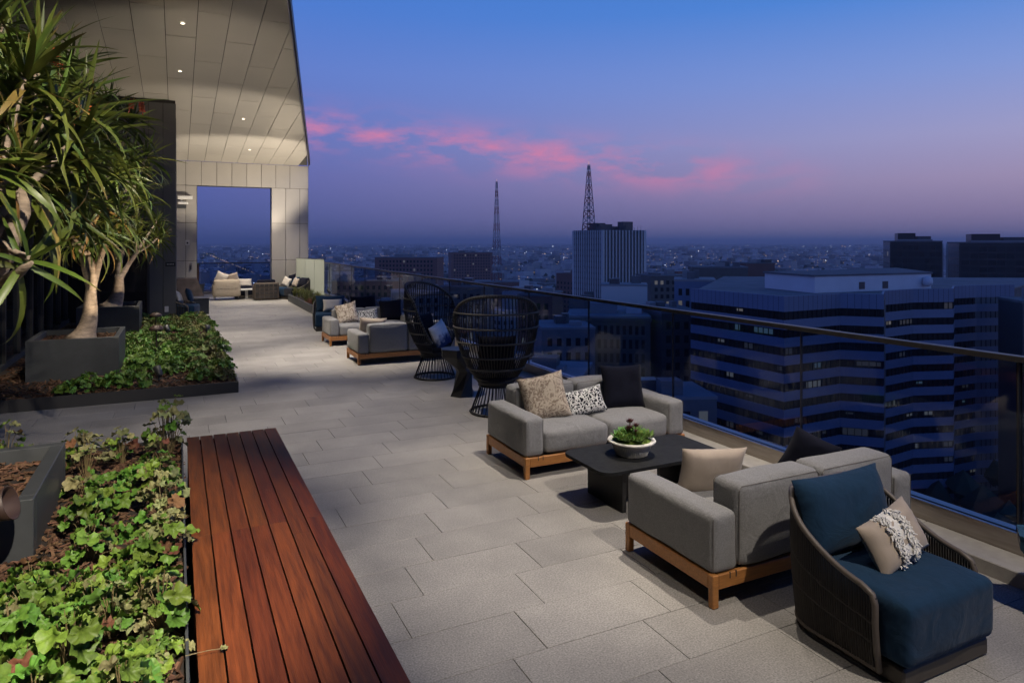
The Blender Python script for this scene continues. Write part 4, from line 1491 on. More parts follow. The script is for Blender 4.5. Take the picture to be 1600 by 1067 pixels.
# front mass, close planted
fx = []
for iy in range(9):
    for ix in range(7):
        x = -1.42 + ix * 0.235 + nr.uniform(-.06, .06) + (0.1 if iy % 2 else 0)
        y = 2.80 + iy * 0.225 + nr.uniform(-.06, .06)
        if x > -0.05 or (x < -0.35 and y > 4.35) or y > 4.6 or (x < -0.9 and y < 3.3):
            continue
        if nr.random() < 0.06:
            continue
        fx.append((x, y))
for i, (x, y) in enumerate(fx):
    edge = x > -0.32
    mix = (5, 4, 0.6) if (edge and 3.25 < y < 3.75) or nr.random() < 0.15 else (12, 1.2, 0.3)
    zx = 'beside the bench edging' if x > -0.3 else 'toward the left picture edge' if x < -0.75 else 'midway across the bed'
    zy = 'at the bottom of the picture' if y < 3.4 else 'bordering the open mulch' if y > 4.05 else 'halfway up the front mass'
    coral_bells('green coral bells %s, %s' % (zy, zx), x, y, NZ, 27, 0.165, nr.uniform(.12, .29), 0.054, mix, 100 + i, g0)
mid = [(-0.45, 4.65, 18, .16, .14, (10, 1, .5)), (-0.52, 5.1, 26, .20, .18, (12, 1, 0)), (-0.42, 5.5, 26, .20, .18, (12, 1, 0)), (-0.60, 5.85, 14, .16, .12, (8, 3, 1)),
       (-0.12, 5.35, 24, .17, .24, (8, 8, 0)), (-0.08, 4.85, 24, .15, .16, (3, 8, 1)), (-0.05, 4.45, 22, .15, .15, (2, 8, 1)), (-0.15, 5.9, 20, .17, .18, (8, 3, 1)),
       (-0.10, 6.45, 24, .18, .24, (5, 7, 1)), (-0.05, 6.75, 18, .15, .26, (2, 8, 1)), (-0.42, 6.6, 22, .18, .2, (7, 3, 2)), (-0.75, 6.75, 18, .17, .2, (5, 5, 2)),
       (-0.98, 6.6, 14, .15, .2, (5, 5, 2)), (-0.64, 6.3, 14, .15, .18, (4, 6, 2)), (-0.25, 6.15, 14, .14, .1, (8, 2, 2)), (-1.5, 6.7, 16, .18, .16, (4, 5, 2)),
       (-0.30, 4.2, 12, .14, .10, (8, 2, 1)), (-0.7, 4.42, 18, .15, .1, (10, 1, .5)), (-0.28, 4.95, 10, .13, .07, (6, 3, 1)), (-1.25, 6.85, 14, .15, .18, (4, 5, 2)), (-1.8, 6.8, 14, .15, .16, (4, 5, 2))]
for i, (x, y, n, s_, h, mix) in enumerate(mid):
    pale = mix[1] > mix[0]
    zy = 'at the far end of the near bed' if y > 6.1 else 'level with the planter' if y > 4.9 else 'just behind the front mass'
    zx = 'by the bench' if x > -0.2 else 'beside the planter' if x < -0.55 else 'mid bed'
    lab = ('pale coral bells %s, %s' if pale else 'sparse green coral bells %s, %s') % (zy, zx)
    coral_bells(lab, x, y, NZ, int(n * 1.12), s_, h * (2.0 if pale else 1.4), 0.054, mix, 300 + i, 'pale coral bells at the bed edge' if pale else 'scattered coral bells behind the front mass')
fl = thing('fallen_leaf', 'single pale leaf on a long stalk lying on the bench', 'leaf', (0.09, 3.27, 0.452))
MB().tube([(-0.06, 0, 0.02), (0.03, 0.003, 0.018), (0.085, 0.0, 0.014)], 0.002, 4).build('stalk', 'stem', fl)
link('blade', LM['leaf_pale'][2], fl, (0.08, 0.0, 0.015), (0, 0, 0.2)).scale = (0.022, 0.022, 0.022)

# far bed: denser, smaller in the picture; four foliage meshes shared
FOL = []
for s in range(5):
    r = random.Random(700 + s)
    m = MB()
    for M_ in plant_leaves(r, 40, 0.27, 0.23, 0.072):
        v, f = LV[r.randrange(6)]
        m.add([M_ @ Vector(p) for p in v], f)
    FOL.append((m.mesh('foliage', 'leaf_green_far', True), None))
FOL2 = []
for s in range(3):
    r = random.Random(800 + s)
    m = MB()
    for M_ in plant_leaves(r, 36, 0.27, 0.22, 0.068):
        v, f = LV[r.randrange(6)]
        m.add([M_ @ Vector(p) for p in v], f)
    FOL2.append((m.mesh('foliage', 'leaf_mix_far', True), None))
fr_ = random.Random(33)
y = 11.45
while y < 20.9:
    x = 0.62
    while x > -2.3:
        px, py = x + fr_.uniform(-.09, .09), y + fr_.uniform(-.1, .1)
        in_pl = (-2.25 < px < -0.66 and (12.3 < py < 14.1 or 18.15 < py < 20.0))
        hidden = px < -0.9 and py > 14.0
        skip = px < -1.35 and py < 12.3 or hidden or in_pl
        sparse = px > 0.35 and py < 12.6 and fr_.random() < 0.6
        skip = skip or any((px - a_) ** 2 + (py - b_) ** 2 < .1 for a_, b_ in ((-.25, 11.7), (-.3, 11.95), (-.2, 17.4), (.62, 17.0)))
        if not skip and not sparse:
            far = px > 0.25 or py > 15 and fr_.random() < .4
            me = fr_.choice(FOL2)[0] if far and fr_.random() < .75 else fr_.choice(FOL)[0]
            lab = 'bronze tinged coral bells along the walkway edge of the far bed' if me.name.startswith('foliage') and far else 'green coral bells in the middle of the far bed'
            zy = 'in front of the planter' if py < 12.3 else 'beside the front planter' if py < 14.2 else 'around the path lights' if py < 17.6 else 'at the far end'
            zx = 'next to the walkway' if px > 0.25 else 'in the middle' if px > -0.5 else 'on the planter side'
            lab = ('bronze tinged' if me.materials[0].name == 'leaf_mix_far' else 'green') + ' far bed coral bells %s, %s' % (zy, zx)
            o = link('coral_bells', me, None, (px, py, 0.12), (0, 0, fr_.uniform(0, 6.28)))
            k_ = fr_.uniform(.62, .98)
            o.scale = (k_, k_, k_ * fr_.uniform(.85, 1.25))
            tag(o, lab, 'plant', 'coral bells in the far bed')
        x -= 0.37
    y += 0.41


# tree aloes -------------------------------------------------------------
def strap(L_, W_, bend, seed, seg=8):
    """arching channelled leaf along +X, bending down"""
    r = random.Random(seed)
    v = []
    x = z = 0.0
    ang = 0.0
    for i in range(seg + 1):
        t_ = i / seg
        w = W_ * (0.75 + 0.5 * t_ if t_ < 0.25 else 0.92 * (1 - ((t_ - .25) / .75) ** 1.6)) + 0.0015
        ch = 0.35 * w
        v += [(x, -w, z + ch), (x, 0, z), (x, w, z + ch)]
        ang += bend / seg * (0.5 + t_)
        x += math.cos(ang) * L_ / seg
        z -= math.sin(ang) * L_ / seg
    f = []
    for i in range(seg):
        b = i * 3
        f += [(b, b + 1, b + 4, b + 3), (b + 1, b + 2, b + 5, b + 4)]
    return v, f


SV = [strap(1.0, 0.037, b, i) for i, b in enumerate((0.05, 0.4, 0.7, 1.05, 1.45, 1.95))]
SM = {m: [MB().add(*s).mesh('leaf', m, True) for s in SV] for m in ('aloe_leaf', 'aloe_old')}


def head_leaves(r, tip, d, n, L_):
    d = Vector(d).normalized()
    q = d.to_track_quat('Z', 'Y').to_matrix().to_4x4()
    out = []
    for i in range(n):
        t_ = (i + .5) / n
        a = i * 2.39996 + r.uniform(-.3, .3)
        pitch = -(1.35 - 1.75 * t_) + r.uniform(-.3, .3)        # upright in the middle, hanging outside
        k_ = L_ * (0.62 + 0.5 * t_) * r.uniform(.68, 1.22)
        var = min(5, max(0, int(t_ * 5 + r.uniform(-1.9, 1.9))))
        M_ = Matrix.Translation(Vector(tip) - d * 0.20 * t_ * L_) @ q @ Matrix.Rotation(a, 4, 'Z') @ Matrix.Rotation(pitch, 4, 'Y') @ Matrix.Rotation(r.uniform(-.6, .6), 4, 'X') @ Matrix.Diagonal((k_, k_ * r.uniform(.9, 1.2), k_, 1))
        out.append((M_, var, 'aloe_old' if t_ > 0.88 and r.random() < 0.35 else 'aloe_leaf'))
    return out


def limb(mb, p0, p1, r0, r1, r, n=9, sag=0.0, wob=0.06, seg=9):
    p0, p1 = Vector(p0), Vector(p1)
    pts, rr = [], []
    o = Vector((r.uniform(-1, 1), r.uniform(-1, 1), 0)) * wob
    for i in range(seg + 1):
        t_ = i / seg
        p = p0.lerp(p1, t_) + o * math.sin(t_ * PI) + Vector((0, 0, -sag * math.sin(t_ * PI)))
        pts.append(p)
        rr.append((r0 + (r1 - r0) * t_) * (1 + 0.11 * r.uniform(-1, 1)))
    mb.tube(pts, rr, n)


def aloe_tree(label, base, fork, tips, r0, L_, nleaf, seed, blooms=(), limbs=()):
    """base, fork: points; tips: list of (point, leaf count factor); branches run fork -> sub forks -> tips"""
    r = random.Random(seed)
    base = Vector(base)
    t = thing('aloe_tree', label, 'tree', base, 0, 'tree aloes in planters')
    tr = MB()
    fk = Vector(fork) - base
    pts, rr = [], []
    for i in range(11):
        q = i / 10
        p = fk * q + Vector((0.04 * math.sin(q * 4), 0.03 * math.sin(q * 5 + 1), 0))
        p.z = fk.z * q
        pts.append(p)
        rr.append(r0 * (1.25 - 0.25 * min(1, q * 5)) * (1 - 0.50 * q) + r0 * 0.55 * math.exp(-q * 9))
    tr.tube(pts, rr, 14)
    tr.build('trunk', 'trunk_bark', t, True)
    rt = pts[-1], rr[-1]
    # cluster the tips by direction into a few main limbs
    T_ = [Vector(p[0]) - base for p in tips]
    order = sorted(range(len(T_)), key=lambda i: math.atan2(T_[i].y - fk.y, T_[i].x - fk.x))
    ng = max(2, min(4, len(T_) // 3))
    per = math.ceil(len(order) / ng)
    leaves = []
    for g in range(ng):
        ids = order[g * per:(g + 1) * per]
        if not ids:
            continue
        c = sum((T_[i] for i in ids), Vector()) / len(ids)
        sub = rt[0].lerp(c, 0.52)
        lm = MB()
        limb(lm, rt[0] - Vector((0, 0, .10)), sub, rt[1] * .84, rt[1] * .52, r, 10)
        lo = lm.build('limb', 'trunk_bark', t, True)
        for i in ids:
            bm_ = MB()
            limb(bm_, sub, T_[i], rt[1] * .46, max(.016, rt[1] * .26), r, 8)
            bm_.build('branch', 'trunk_bark', lo, True)
            d = (T_[i] - sub).normalized() + Vector((0, 0, 0.9))
            leaves += head_leaves(r, T_[i], d, int(nleaf * tips[i][1]), L_)
    cw = Vector((0, 0, 2.25)) - base
    leaves.sort(key=lambda l: (l[0].translation - cw).length)
    crown = MB()
    for i, (M_, var, m) in enumerate(leaves):
        if i < 290:
            link('leaf', SM[m][var], t, matrix=M_)
        else:
            v, f = SV[var]
            crown.add([M_ @ Vector(p) for p in v], f)
    if crown.v:
        tag(crown.build('crown', 'aloe_crown', t, True), kind='stuff')
    for (lp_, lr) in limbs:
        MB().tube([Vector(q) - base for q in lp_], lr, 12).build('limb', 'trunk_bark', t, True)
    for b in blooms:
        bm_ = MB()
        c = Vector(b) - base
        d = Vector((r.uniform(-.3, .3), r.uniform(-.3, .3), 1)).normalized()
        bm_.tube([c - d * .18, c], 0.006, 5)
        for i in range(46):
            a, q = i * 2.4, i / 46
            p = c + d * (0.16 * q - .04)
            o = Vector((math.cos(a), math.sin(a), 0.35 - 0.8 * (1 - q)))
            bm_.tube([p, p + o * 0.035, p + o * 0.05], [0.003, 0.0065, 0.003], 4)
        bm_.build('bloom', 'aloe_bloom', t)
    return t


def ray(u, v, d):
    """point d metres in front of the camera at photo pixel (u, v); only used to lay the trees out"""
    r_ = (u - 800) / 1073 * d
    s_, c_ = math.sin(YAW), math.cos(YAW)
    return (round(d * s_ + r_ * c_, 3), round(d * c_ - r_ * s_, 3), round(2.25 - (v - 378) / 1073 * d, 3))


# near tree: trunk just outside the left edge, crown over the upper left
tipsA = [(ray(46, 405, 4.35), .25), (ray(105, 238, 5.2), 1.2), (ray(20, 150, 4.8), 1.1), (ray(62, 78, 5.3), 1.0), (ray(-40, 60, 4.9), .9), (ray(-60, 190, 4.4), 1.0), (ray(130, 165, 5.9), 1.0),
         (ray(35, 250, 4.7), 1.1), (ray(-40, 240, 4.3), .9), (ray(95, 110, 6.2), .9), (ray(10, 30, 5.6), .9), (ray(40, 205, 6.0), 1), (ray(140, 250, 6.2), 1), (ray(85, 305, 5.3), 1), (ray(20, 90, 6.4), 1), (ray(60, 150, 6.6), 1), (ray(75, 270, 5.6), .9), (ray(120, 215, 5.0), .8), (ray(60, 290, 4.9), .8), (ray(90, 165, 5.0), .9), (ray(40, 110, 4.8), .8), (ray(0, 215, 5.2), .9), (ray(-10, 110, 5.4), .9), (ray(110, 140, 6.4), .8), (ray(130, 205, 6.8), .8)]
aloe_tree('big tree aloe rising from the near planter at the left picture edge', (-1.42, 5.45, 0.62), (-1.30, 5.50, 1.72), tipsA, 0.16, 0.66, 46, 41,
          blooms=(ray(126, 188, 5.4), ray(87, 100, 5.5)),
          limbs=(([(-1.30, 5.50, 1.70), ray(-22, 452, 4.6), ray(6, 405, 4.5), ray(18, 370, 4.5), ray(34, 335, 4.6), ray(40, 290, 4.7)], [.08, .068, .058, .054, .05, .036]),
                 ([ray(-22, 458, 4.6), ray(10, 440, 4.45), ray(32, 424, 4.35), ray(50, 410, 4.3)], [.05, .042, .032, .012])))
tipsB = [(ray(150, 225, 11.6), 1), (ray(205, 250, 12.0), 1), (ray(100, 290, 11.4), 1), (ray(60, 320, 11.2), .9), (ray(205, 190, 12.2), .9), (ray(215, 295, 12.2), .9), (ray(160, 310, 11.0), 1.1), (ray(120, 200, 12.4), 1),
         (ray(170, 165, 12.6), .9), (ray(125, 335, 11.2), 1.1), (ray(230, 240, 12.6), .7), (ray(50, 260, 12.0), .8), (ray(180, 270, 11.2), 1), (ray(140, 265, 11.3), 1), (ray(90, 345, 11.0), .9), (ray(185, 335, 11.6), 1), (ray(112, 372, 11.1), .9), (ray(165, 368, 11.2), .9), (ray(140, 350, 10.9), .9)]
aloe_tree('tree aloe with pale tapering trunk in the front planter of the far bed', (-1.40, 13.1, 0.62), (-1.24, 13.15, 1.50), tipsB, 0.15, 0.72, 52, 52,
          blooms=(ray(205, 165, 11.6), ray(222, 170, 11.8)))
tipsC = [(ray(205, 335, 17.6), 1), (ray(246, 345, 17.9), 1), (ray(178, 355, 17.4), 1), (ray(228, 318, 18.4), 1), (ray(250, 368, 17.8), 1), (ray(160, 345, 18.2), 1), (ray(215, 362, 17.0), 1), (ray(190, 318, 18.6), .9), (ray(232, 385, 17.6), .8), (ray(196, 375, 17.2), .8)]
aloe_tree('smaller forked tree aloe in the rear planter by the facade', (-1.42, 19.0, 0.62), (-1.22, 19.0, 1.45), tipsC, 0.18, 0.62, 58, 63)

# low planter with grasses by the balustrade
lp = thing('grass_planter', 'low dark planter of grasses near the far end of the balustrade', 'planter', (4.34, 23.7, 0))
MB().bbox(-0.56, 0.56, -3.5, -3.44, 0, 0.26, .004).bbox(-0.56, -0.50, -3.439, 3.5, 0, 0.26, .004).bbox(0.5, 0.56, -3.439, 3.5, 0, 0.26, .004).bbox(-.499, .499, 3.44, 3.5, 0, 0.26, .004).build('body', 'planter_metal', lp)
MB().box(-0.5, 0.5, -3.44, 3.44, 0.01, 0.2).build('soil', 'soil', lp)
gr = random.Random(8)
for i in range(16):
    cx_, cy_ = gr.uniform(-.40, .05), -3.2 + i * 0.42
    m = MB()
    for k_ in range(70):
        a, ln_ = gr.uniform(0, 6.28), gr.uniform(.22, .5)
        le = gr.uniform(.05, .3)
        p0 = Vector((cx_ + gr.uniform(-.05, .05), cy_ + gr.uniform(-.05, .05), 0.2))
        dr = Vector((math.cos(a), math.sin(a), 0))
        p1, p2 = p0 + dr * le * .35 + Vector((0, 0, ln_ * .6)), p0 + dr * le + Vector((0, 0, ln_ * .85))
        sd = Vector((-dr.y, dr.x, 0)) * 0.006
        m.add([p0 - sd, p0 + sd, p1 + sd, p1 - sd, p2], [(0, 1, 2, 3), (3, 2, 4)])
    gt = m.build('grass_tuft', 'grass_blade', None, loc=(4.34, 23.7, 0))
    tag(gt, 'wispy green grass tuft in the low dark planter', 'grass', 'grass tufts in the low planter')
for i, (bx_, by_) in enumerate(((4.1, 21.0), (4.25, 22.0), (4.0, 23.4))):
    m = MB()
    for k_ in range(60):
        a, e = gr.uniform(0, 6.28), gr.uniform(.2, 1.5)
        d = Vector((math.cos(a) * math.cos(e), math.sin(a) * math.cos(e), math.sin(e))) * gr.uniform(.12, .24)
        m.tube([(0, 0, 0), d * .6, d], [.004, .012, .006], 4)
    tag(m.build('rust_succulent', 'terracotta_bloom', None, loc=(bx_, by_, .2)), 'rust coloured succulent among the grasses of the low planter', 'plant', 'rust succulents in the low planter')

# palm beyond the portal opening
pm = thing('potted_palm', 'dark potted palm at the left side of the portal opening', 'palm', (0.75, 31.6, 0))
MB().lathe([(0.22, 0), (0.3, 0.5), (0.27, 0.5), (0.02, 0.46)], 18).build('pot', 'planter_metal', pm)
MB().tube([(0, 0, 0.45), (0.03, 0, 1.0), (0.02, 0.02, 1.35)], [0.06, 0.05, 0.04], 8).build('trunk', 'bark_chip', pm)
for i in range(14):
    a = i * 2.4
    fd = MB()
    d = Vector((math.cos(a), math.sin(a), 0))
    for k_ in range(9):
        q = k_ / 8
        p = Vector((0.02, 0.02, 1.35)) + d * (0.75 * q) + Vector((0, 0, 0.55 * math.sin(q * 2.1) - .25 * q * q))
        sd = Vector((-d.y, d.x, 0))
        for sg_ in (-1, 1):
            e = p + sd * sg_ * 0.22 * (1 - .6 * q) + d * .14 + Vector((0, 0, -.06))
            fd.add([p - d * .012, p + d * .012, e], [(0, 1, 2)])
    fd.build('frond', 'leaf_green_far', pm)

# path lights in the far bed and the spotlight by the near planter
for i, (x, y, lab) in enumerate(((-0.35, 14.35, 'nearer brown mushroom path light among the far bed plants'), (-0.42, 16.9, 'farther brown mushroom path light in the far bed'))):
    p = thing('path_light', lab, 'lamp', (x, y, 0.12), group='mushroom path lights')
    MB().tube([(0, 0, 0), (0, 0, 0.50)], 0.013, 8).build('post', 'copper_brown', p)
    MB().lathe([(0.02, 0.49), (0.125, 0.50), (0.13, 0.515), (0.10, 0.56), (0.05, 0.585), (0.005, 0.59)], 24).build('lamp_shade', 'copper_brown', p, True)
bl = thing('spotlight', 'brown metal spotlight with flared hood in front of the near planter', 'lamp', (-0.94, 4.60, NZ))
MB().tube([(0, 0, 0), (0, 0, 0.34)], 0.014, 8).build('stake', 'copper_brown', bl)
hd = MB()
ring = []
prof = [(0.045, -0.14), (0.058, -0.12), (0.06, 0.02), (0.066, 0.06), (0.082, 0.12), (0.078, 0.12), (0.058, 0.05), (0.005, 0.04)]
hd.lathe(prof, 22, cap=False)
ho = hd.build('hood', 'copper_brown', bl, True)
ho.location = (0.0, 0, 0.385)
ho.scale = (1.15, 1.15, 1.1)
ho.rotation_euler = (0, R(72), R(-10))
MB().tube([(0.0, 0, 0.31), (0.0, 0.0, 0.34)], 0.03, 10).build('knuckle', 'copper_brown', bl)

# garden spotlights raking the trees, and uplights added to brighten the soffit, each hooded
def garden_spot(label, loc, aim, power, angle, color=WARM):
    g = thing('garden_spotlight', label, 'lamp', loc, group='small garden spotlights')
    d = (Vector(aim) - Vector(loc) - Vector((0, 0, .14))).normalized()
    MB().tube([(0, 0, -0.02), (0, 0, 0.12)], 0.01, 8).build('stake', 'dark_metal', g)
    hb = MB().lathe([(0.03, -0.06), (0.046, -0.04), (0.056, 0.10), (0.053, 0.10), (0.040, -0.03), (0.002, -0.035)], 16, cap=False).build('hood', 'dark_metal', g, True)
    hb.location = (0, 0, 0.14)
    hb.rotation_euler = d.to_track_quat('Z', 'Y').to_euler()
    p_ = Vector(loc) + Vector((0, 0, .14)) + d * 0.005
    spot(p_, aim, power, angle, 0.9, color, 0.006)


garden_spot('small black garden spotlight at the foot of the front tree', (-0.25, 11.7, 0.13), (-1.35, 13.2, 2.9), 420, 78)
garden_spot('small black garden spotlight at the foot of the rear tree', (-0.2, 17.4, 0.13), (-1.25, 18.9, 2.5), 260, 70)
garden_spot('added black uplight in the low grass planter, brightening portal wall and soffit', (4.82, 24.6, 0.35), (2.6, 28.2, 5.2), 3400, 86, NEUT)
garden_spot('added black uplight at the near end of the low grass planter, brightening the soffit', (4.82, 21.6, 0.35), (1.6, 23.4, 6.0), 2000, 80, NEUT)
garden_spot('added black uplight in the far bed near the walkway, brightening the soffit', (0.62, 17.0, 0.13), (0.6, 18.2, 6.5), 650, 85, NEUT)
# ------------------------------------------------------------------ the city below
GZ = -68.0


def uv(u, d):
    r_ = (u - 800) / 1073 * d
    s_, c_ = math.sin(YAW), math.cos(YAW)
    return (d * s_ + r_ * c_, d * c_ - r_ * s_)


def zat(v, d):
    return 2.25 - (v - 378) / 1073 * d


mat('city_ground', (0.05, 0.05, 0.055), 0.9, var=0.6, nscale=0.02, detail=8)
mat('band_metal', (0.16, 0.22, 0.345), 0.5, metal=0.25, rand=0.05, var=0.1, nscale=0.3)
mat('band_glass', (0.010, 0.012, 0.014), 0.35, spec=0.12, rand=0.4)
mat('penthouse', (0.72, 0.74, 0.78), 0.7, var=0.1, nscale=0.2)
mat('roof_grey', (0.19, 0.19, 0.20), 0.85, var=0.35, nscale=0.15, rand=0.2)
mat('roof_light', (0.30, 0.30, 0.31), 0.8, var=0.2, nscale=0.1)
mat('tower_white', (0.62, 0.61, 0.60), 0.7, rand=0.05)
mat('tower_dark', (0.07, 0.07, 0.075), 0.4)
mat('old_stone', (0.13, 0.125, 0.115), 0.85, var=0.2, nscale=0.4)
mat('dark_tower', (0.022, 0.028, 0.028), 0.25, var=0.2, nscale=0.1)
mat('dark_tower_pane', (0.012, 0.016, 0.017), 0.12, rand=0.3)
mat('brick_far', (0.22, 0.11, 0.085), 0.9, rand=0.2, var=0.15, nscale=0.1)
mat('city_wall', (0.27, 0.26, 0.265), 0.85, rand=0.55, hue=0.04, var=0.2, nscale=0.1)
mat('city_mass', (0.34, 0.33, 0.335), 0.9, island=0.7, hue=0.06)
mat('city_roof', (0.46, 0.455, 0.46), 0.9, island=0.75, hue=0.03)
mat('city_roof_one', (0.40, 0.40, 0.405), 0.9, rand=0.7, hue=0.02, var=0.3, nscale=4)
mat('mast_red', (0.20, 0.035, 0.03), 0.7)
mat('mast_white', (0.35, 0.33, 0.34), 0.7)
mat('window_lit', (0.3, 0.28, 0.2), 0.5, emit=((1.0, 0.86, 0.6), 0.07))
mat('window_dim', (0.12, 0.11, 0.09), 0.5, emit=((1.0, 0.9, 0.7), 0.018))
mat('window_lit_green', (0.2, 0.26, 0.24), 0.5, emit=((0.55, 0.9, 0.85), 0.05))
mat('light_white', (1, 1, 1), 0.5, emit=((0.85, 0.92, 1.0), 2.2))
mat('light_warm', (1, .8, .5), 0.5, emit=((1.0, 0.62, 0.3), 2.0))
mat('mast_lamp', (0.5, 0.2, 0.2), 0.5, emit=((1.0, 0.6, 0.5), 0.5))
mat('tree_far', (0.03, 0.045, 0.025), 0.9, island=0.5)

gnd = structure('ground', MB().add([(-45000, -45000, GZ), (45000, -45000, GZ), (45000, 45000, GZ), (-45000, 45000, GZ)], [(0, 1, 2, 3)]), 'city_ground')

# --- banded office block with stepped front
off = thing('banded_office_building', 'large banded office building with stepped front beyond the balustrade', 'building', (0, 0, GZ))
crn = [(1079, 179), (1225, 153), (1313, 162), (1381, 159), (1382.5, 170), (1427, 177), (1490, 178.6), (1491.5, 189), (1526, 193), (1585, 195.5)]
C_ = [Vector(uv(u, d)) for u, d in crn]
back = [Vector(uv(1640, 250)), Vector(uv(1130, 262))]
poly = [tuple(p) for p in C_ + back]
z_par_bot = zat(487.5, 153)
z_par_top = zat(463, 153)
FH = 4.0
cen = sum((Vector(p) for p in poly), Vector((0, 0))) / len(poly)
inner = [tuple(Vector(p) + (cen - Vector(p)).normalized() * 3.0) for p in poly]
if sum(inner[i][0] * inner[(i + 1) % 12][1] - inner[(i + 1) % 12][0] * inner[i][1] for i in range(12)) < 0:
    inner = inner[::-1]
MB().prism(inner, 0.0, z_par_top - GZ - 1.6).build('core', 'roof_grey', off)
rf = [tuple(Vector(p) + (cen - Vector(p)).normalized() * 0.35) for p in poly]
if sum(rf[i][0] * rf[(i + 1) % 12][1] - rf[(i + 1) % 12][0] * rf[i][1] for i in range(12)) < 0:
    rf = rf[::-1]
MB().prism(rf, z_par_top - GZ - 1.5, z_par_top - GZ - 1.0).build('roof', 'roof_grey', off)
wr_ = random.Random(4)


def facet_band(a, b, z0, z1, proud, name, m, thick=0.5, group=None, seg=None):
    d = (b - a).normalized()
    n = Vector((d.y, -d.x))
    if n.dot(Vector((0, 0)) - a) < 0:              # outwards = towards the camera
        n = -n
    q = [a + n * proud, b + n * proud, b - n * thick, a - n * thick]
    ar = sum(q[i].x * q[(i + 1) % 4].y - q[(i + 1) % 4].x * q[i].y for i in range(4))
    if ar < 0:
        q = q[::-1]
    return MB().prism([tuple(p) for p in q], z0 - GZ, z1 - GZ).build(name, m, off)


facets = [(0, 1), (1, 2), (2, 3), (3, 4), (4, 5), (5, 6), (6, 7), (7, 8), (8, 9)]
for (ia, ib) in facets:
    a, b = C_[ia], C_[ib]
    L_ = (b - a).length
    nseg = max(1, round(L_ / 3.0))
    for fl_ in range(15):
        zt = z_par_bot - fl_ * FH
        if fl_ == 0:
            z0, z1 = z_par_bot, z_par_top
        else:
            z0, z1 = zt, zt + 2.15
        if z0 < GZ + 2:
            break
        facet_band(a, b, z0, z1, 0.0, 'spandrel', 'band_metal')
        g0_, g1_ = z0 - (FH - 2.15), z0
        facet_band(a, b, g0_, g1_, -0.22, 'window_band', 'band_glass', 0.6)
    # vertical joints of the top band and window mullions, one part per facet
    jm = MB()
    d = (b - a).normalized()
    n = Vector((d.y, -d.x))
    if n.dot(-a) < 0:
        n = -n
    for i in range(1, nseg * 2):
        p = a + d * (L_ * i / (nseg * 2))
        q = [p + n * .0 - d * .06, p + n * .0 + d * .06, p - n * .3 + d * .06, p - n * .3 - d * .06]
        for fl_ in range(14):
            z1 = z_par_bot - fl_ * FH
            jm.prism([tuple(x) for x in q], z1 - 1.85 - GZ, z1 - GZ)
        q = [p + n * .012 - d * .03, p + n * .012 + d * .03, p - n * .1 + d * .03, p - n * .1 - d * .03]
        jm.prism([tuple(x) for x in q], z_par_bot - GZ, z_par_top - GZ - .02)
    tag(jm.build('mullions', 'band_glass', off), kind='stuff')
    lit = wr_.sample(range(14 * nseg), k=max(1, int(14 * nseg * 0.13))) if L_ > 6 else []
    for c in lit:
        fl_, sg_ = c // nseg, c % nseg
        aa = a + d * (L_ * (sg_ + wr_.uniform(.05, .4)) / nseg)
        bb = a + d * min(L_, L_ * (sg_ + wr_.choice((.6, .9, .95, 1.9))) / nseg)
        z1 = z_par_bot - fl_ * FH
        facet_band(aa, bb, z1 - wr_.uniform(.8, 1.75), z1 - wr_.uniform(.1, .5), -0.20, 'lit_window', wr_.choice(('window_lit', 'window_dim', 'window_dim', 'window_dim', 'window_lit_green')), 0.3)
# roof edge ledge, penthouse
ph = [Vector(uv(1195, 196)), Vector(uv(1273, 176)), Vector(uv(1455, 192)), Vector(uv(1400, 225))]
zp0, zp1 = z_par_top - 1.5, zat(430, 184)
pp = [tuple(p) for p in ph]
if sum(pp[i][0] * pp[(i + 1) % 4][1] - pp[(i + 1) % 4][0] * pp[i][1] for i in range(4)) < 0:
    pp = pp[::-1]
pent = MB().prism(pp, zp0 - GZ, zp1 - GZ).build('penthouse', 'penthouse', off)
c4 = sum((Vector(p) for p in pp), Vector((0, 0))) / 4
MB().prism([tuple(c4 + (Vector(p) - c4) * 1.02) for p in pp], zp1 - GZ + .02, zp1 - GZ + .45).build('roof', 'roof_grey', pent)
dph = (ph[2] - ph[1]).normalized()
nph = Vector((dph.y, -dph.x))
if nph.dot(-ph[1]) < 0:
    nph = -nph
for t_, w_ in ((0.36, 2.0), (0.56, 2.0)):
    p = ph[1].lerp(ph[2], t_)
    q = [p + nph * .12, p + dph * w_ + nph * .12, p + dph * w_ - nph * .2, p - nph * .2]
    if sum(q[i].x * q[(i + 1) % 4].y - q[(i + 1) % 4].x * q[i].y for i in range(4)) < 0:
        q = q[::-1]
    MB().prism([tuple(x) for x in q], zp1 - GZ - 3.6, zp1 - GZ - 1.7).build('louvre', 'tower_dark', pent)
p = ph[1].lerp(ph[2], 0.93)
MB().lathe([(0.1, zp1 - GZ - 3.4), (1.1, zp1 - GZ - 3.0), (1.3, zp1 - GZ - 2.0), (1.1, zp1 - GZ - 1.0), (0.1, zp1 - GZ - 0.6)], 14, c=(p.x + nph.x * 1.2, p.y + nph.y * 1.2)).build('roof_tank', 'penthouse', pent, True)


# --- generic block with real window pieces
def block(name, label, uc, d, w, dep, z1, yaw, wallm, roofm, cat='building', group=None, z0=GZ):
    cx_, cy_ = uv(uc, d)
    o = thing(name, label, cat, (cx_, cy_, z0), yaw, group)
    MB().box(-w / 2, w / 2, -dep / 2, dep / 2, 0, z1 - z0).build('wall', wallm, o)
    MB().box(-w / 2 - .15, w / 2 + .15, -dep / 2 - .15, dep / 2 + .15, z1 - z0 + .01, z1 - z0 + 0.7).build('roof', roofm, o)
    return o, z1 - z0


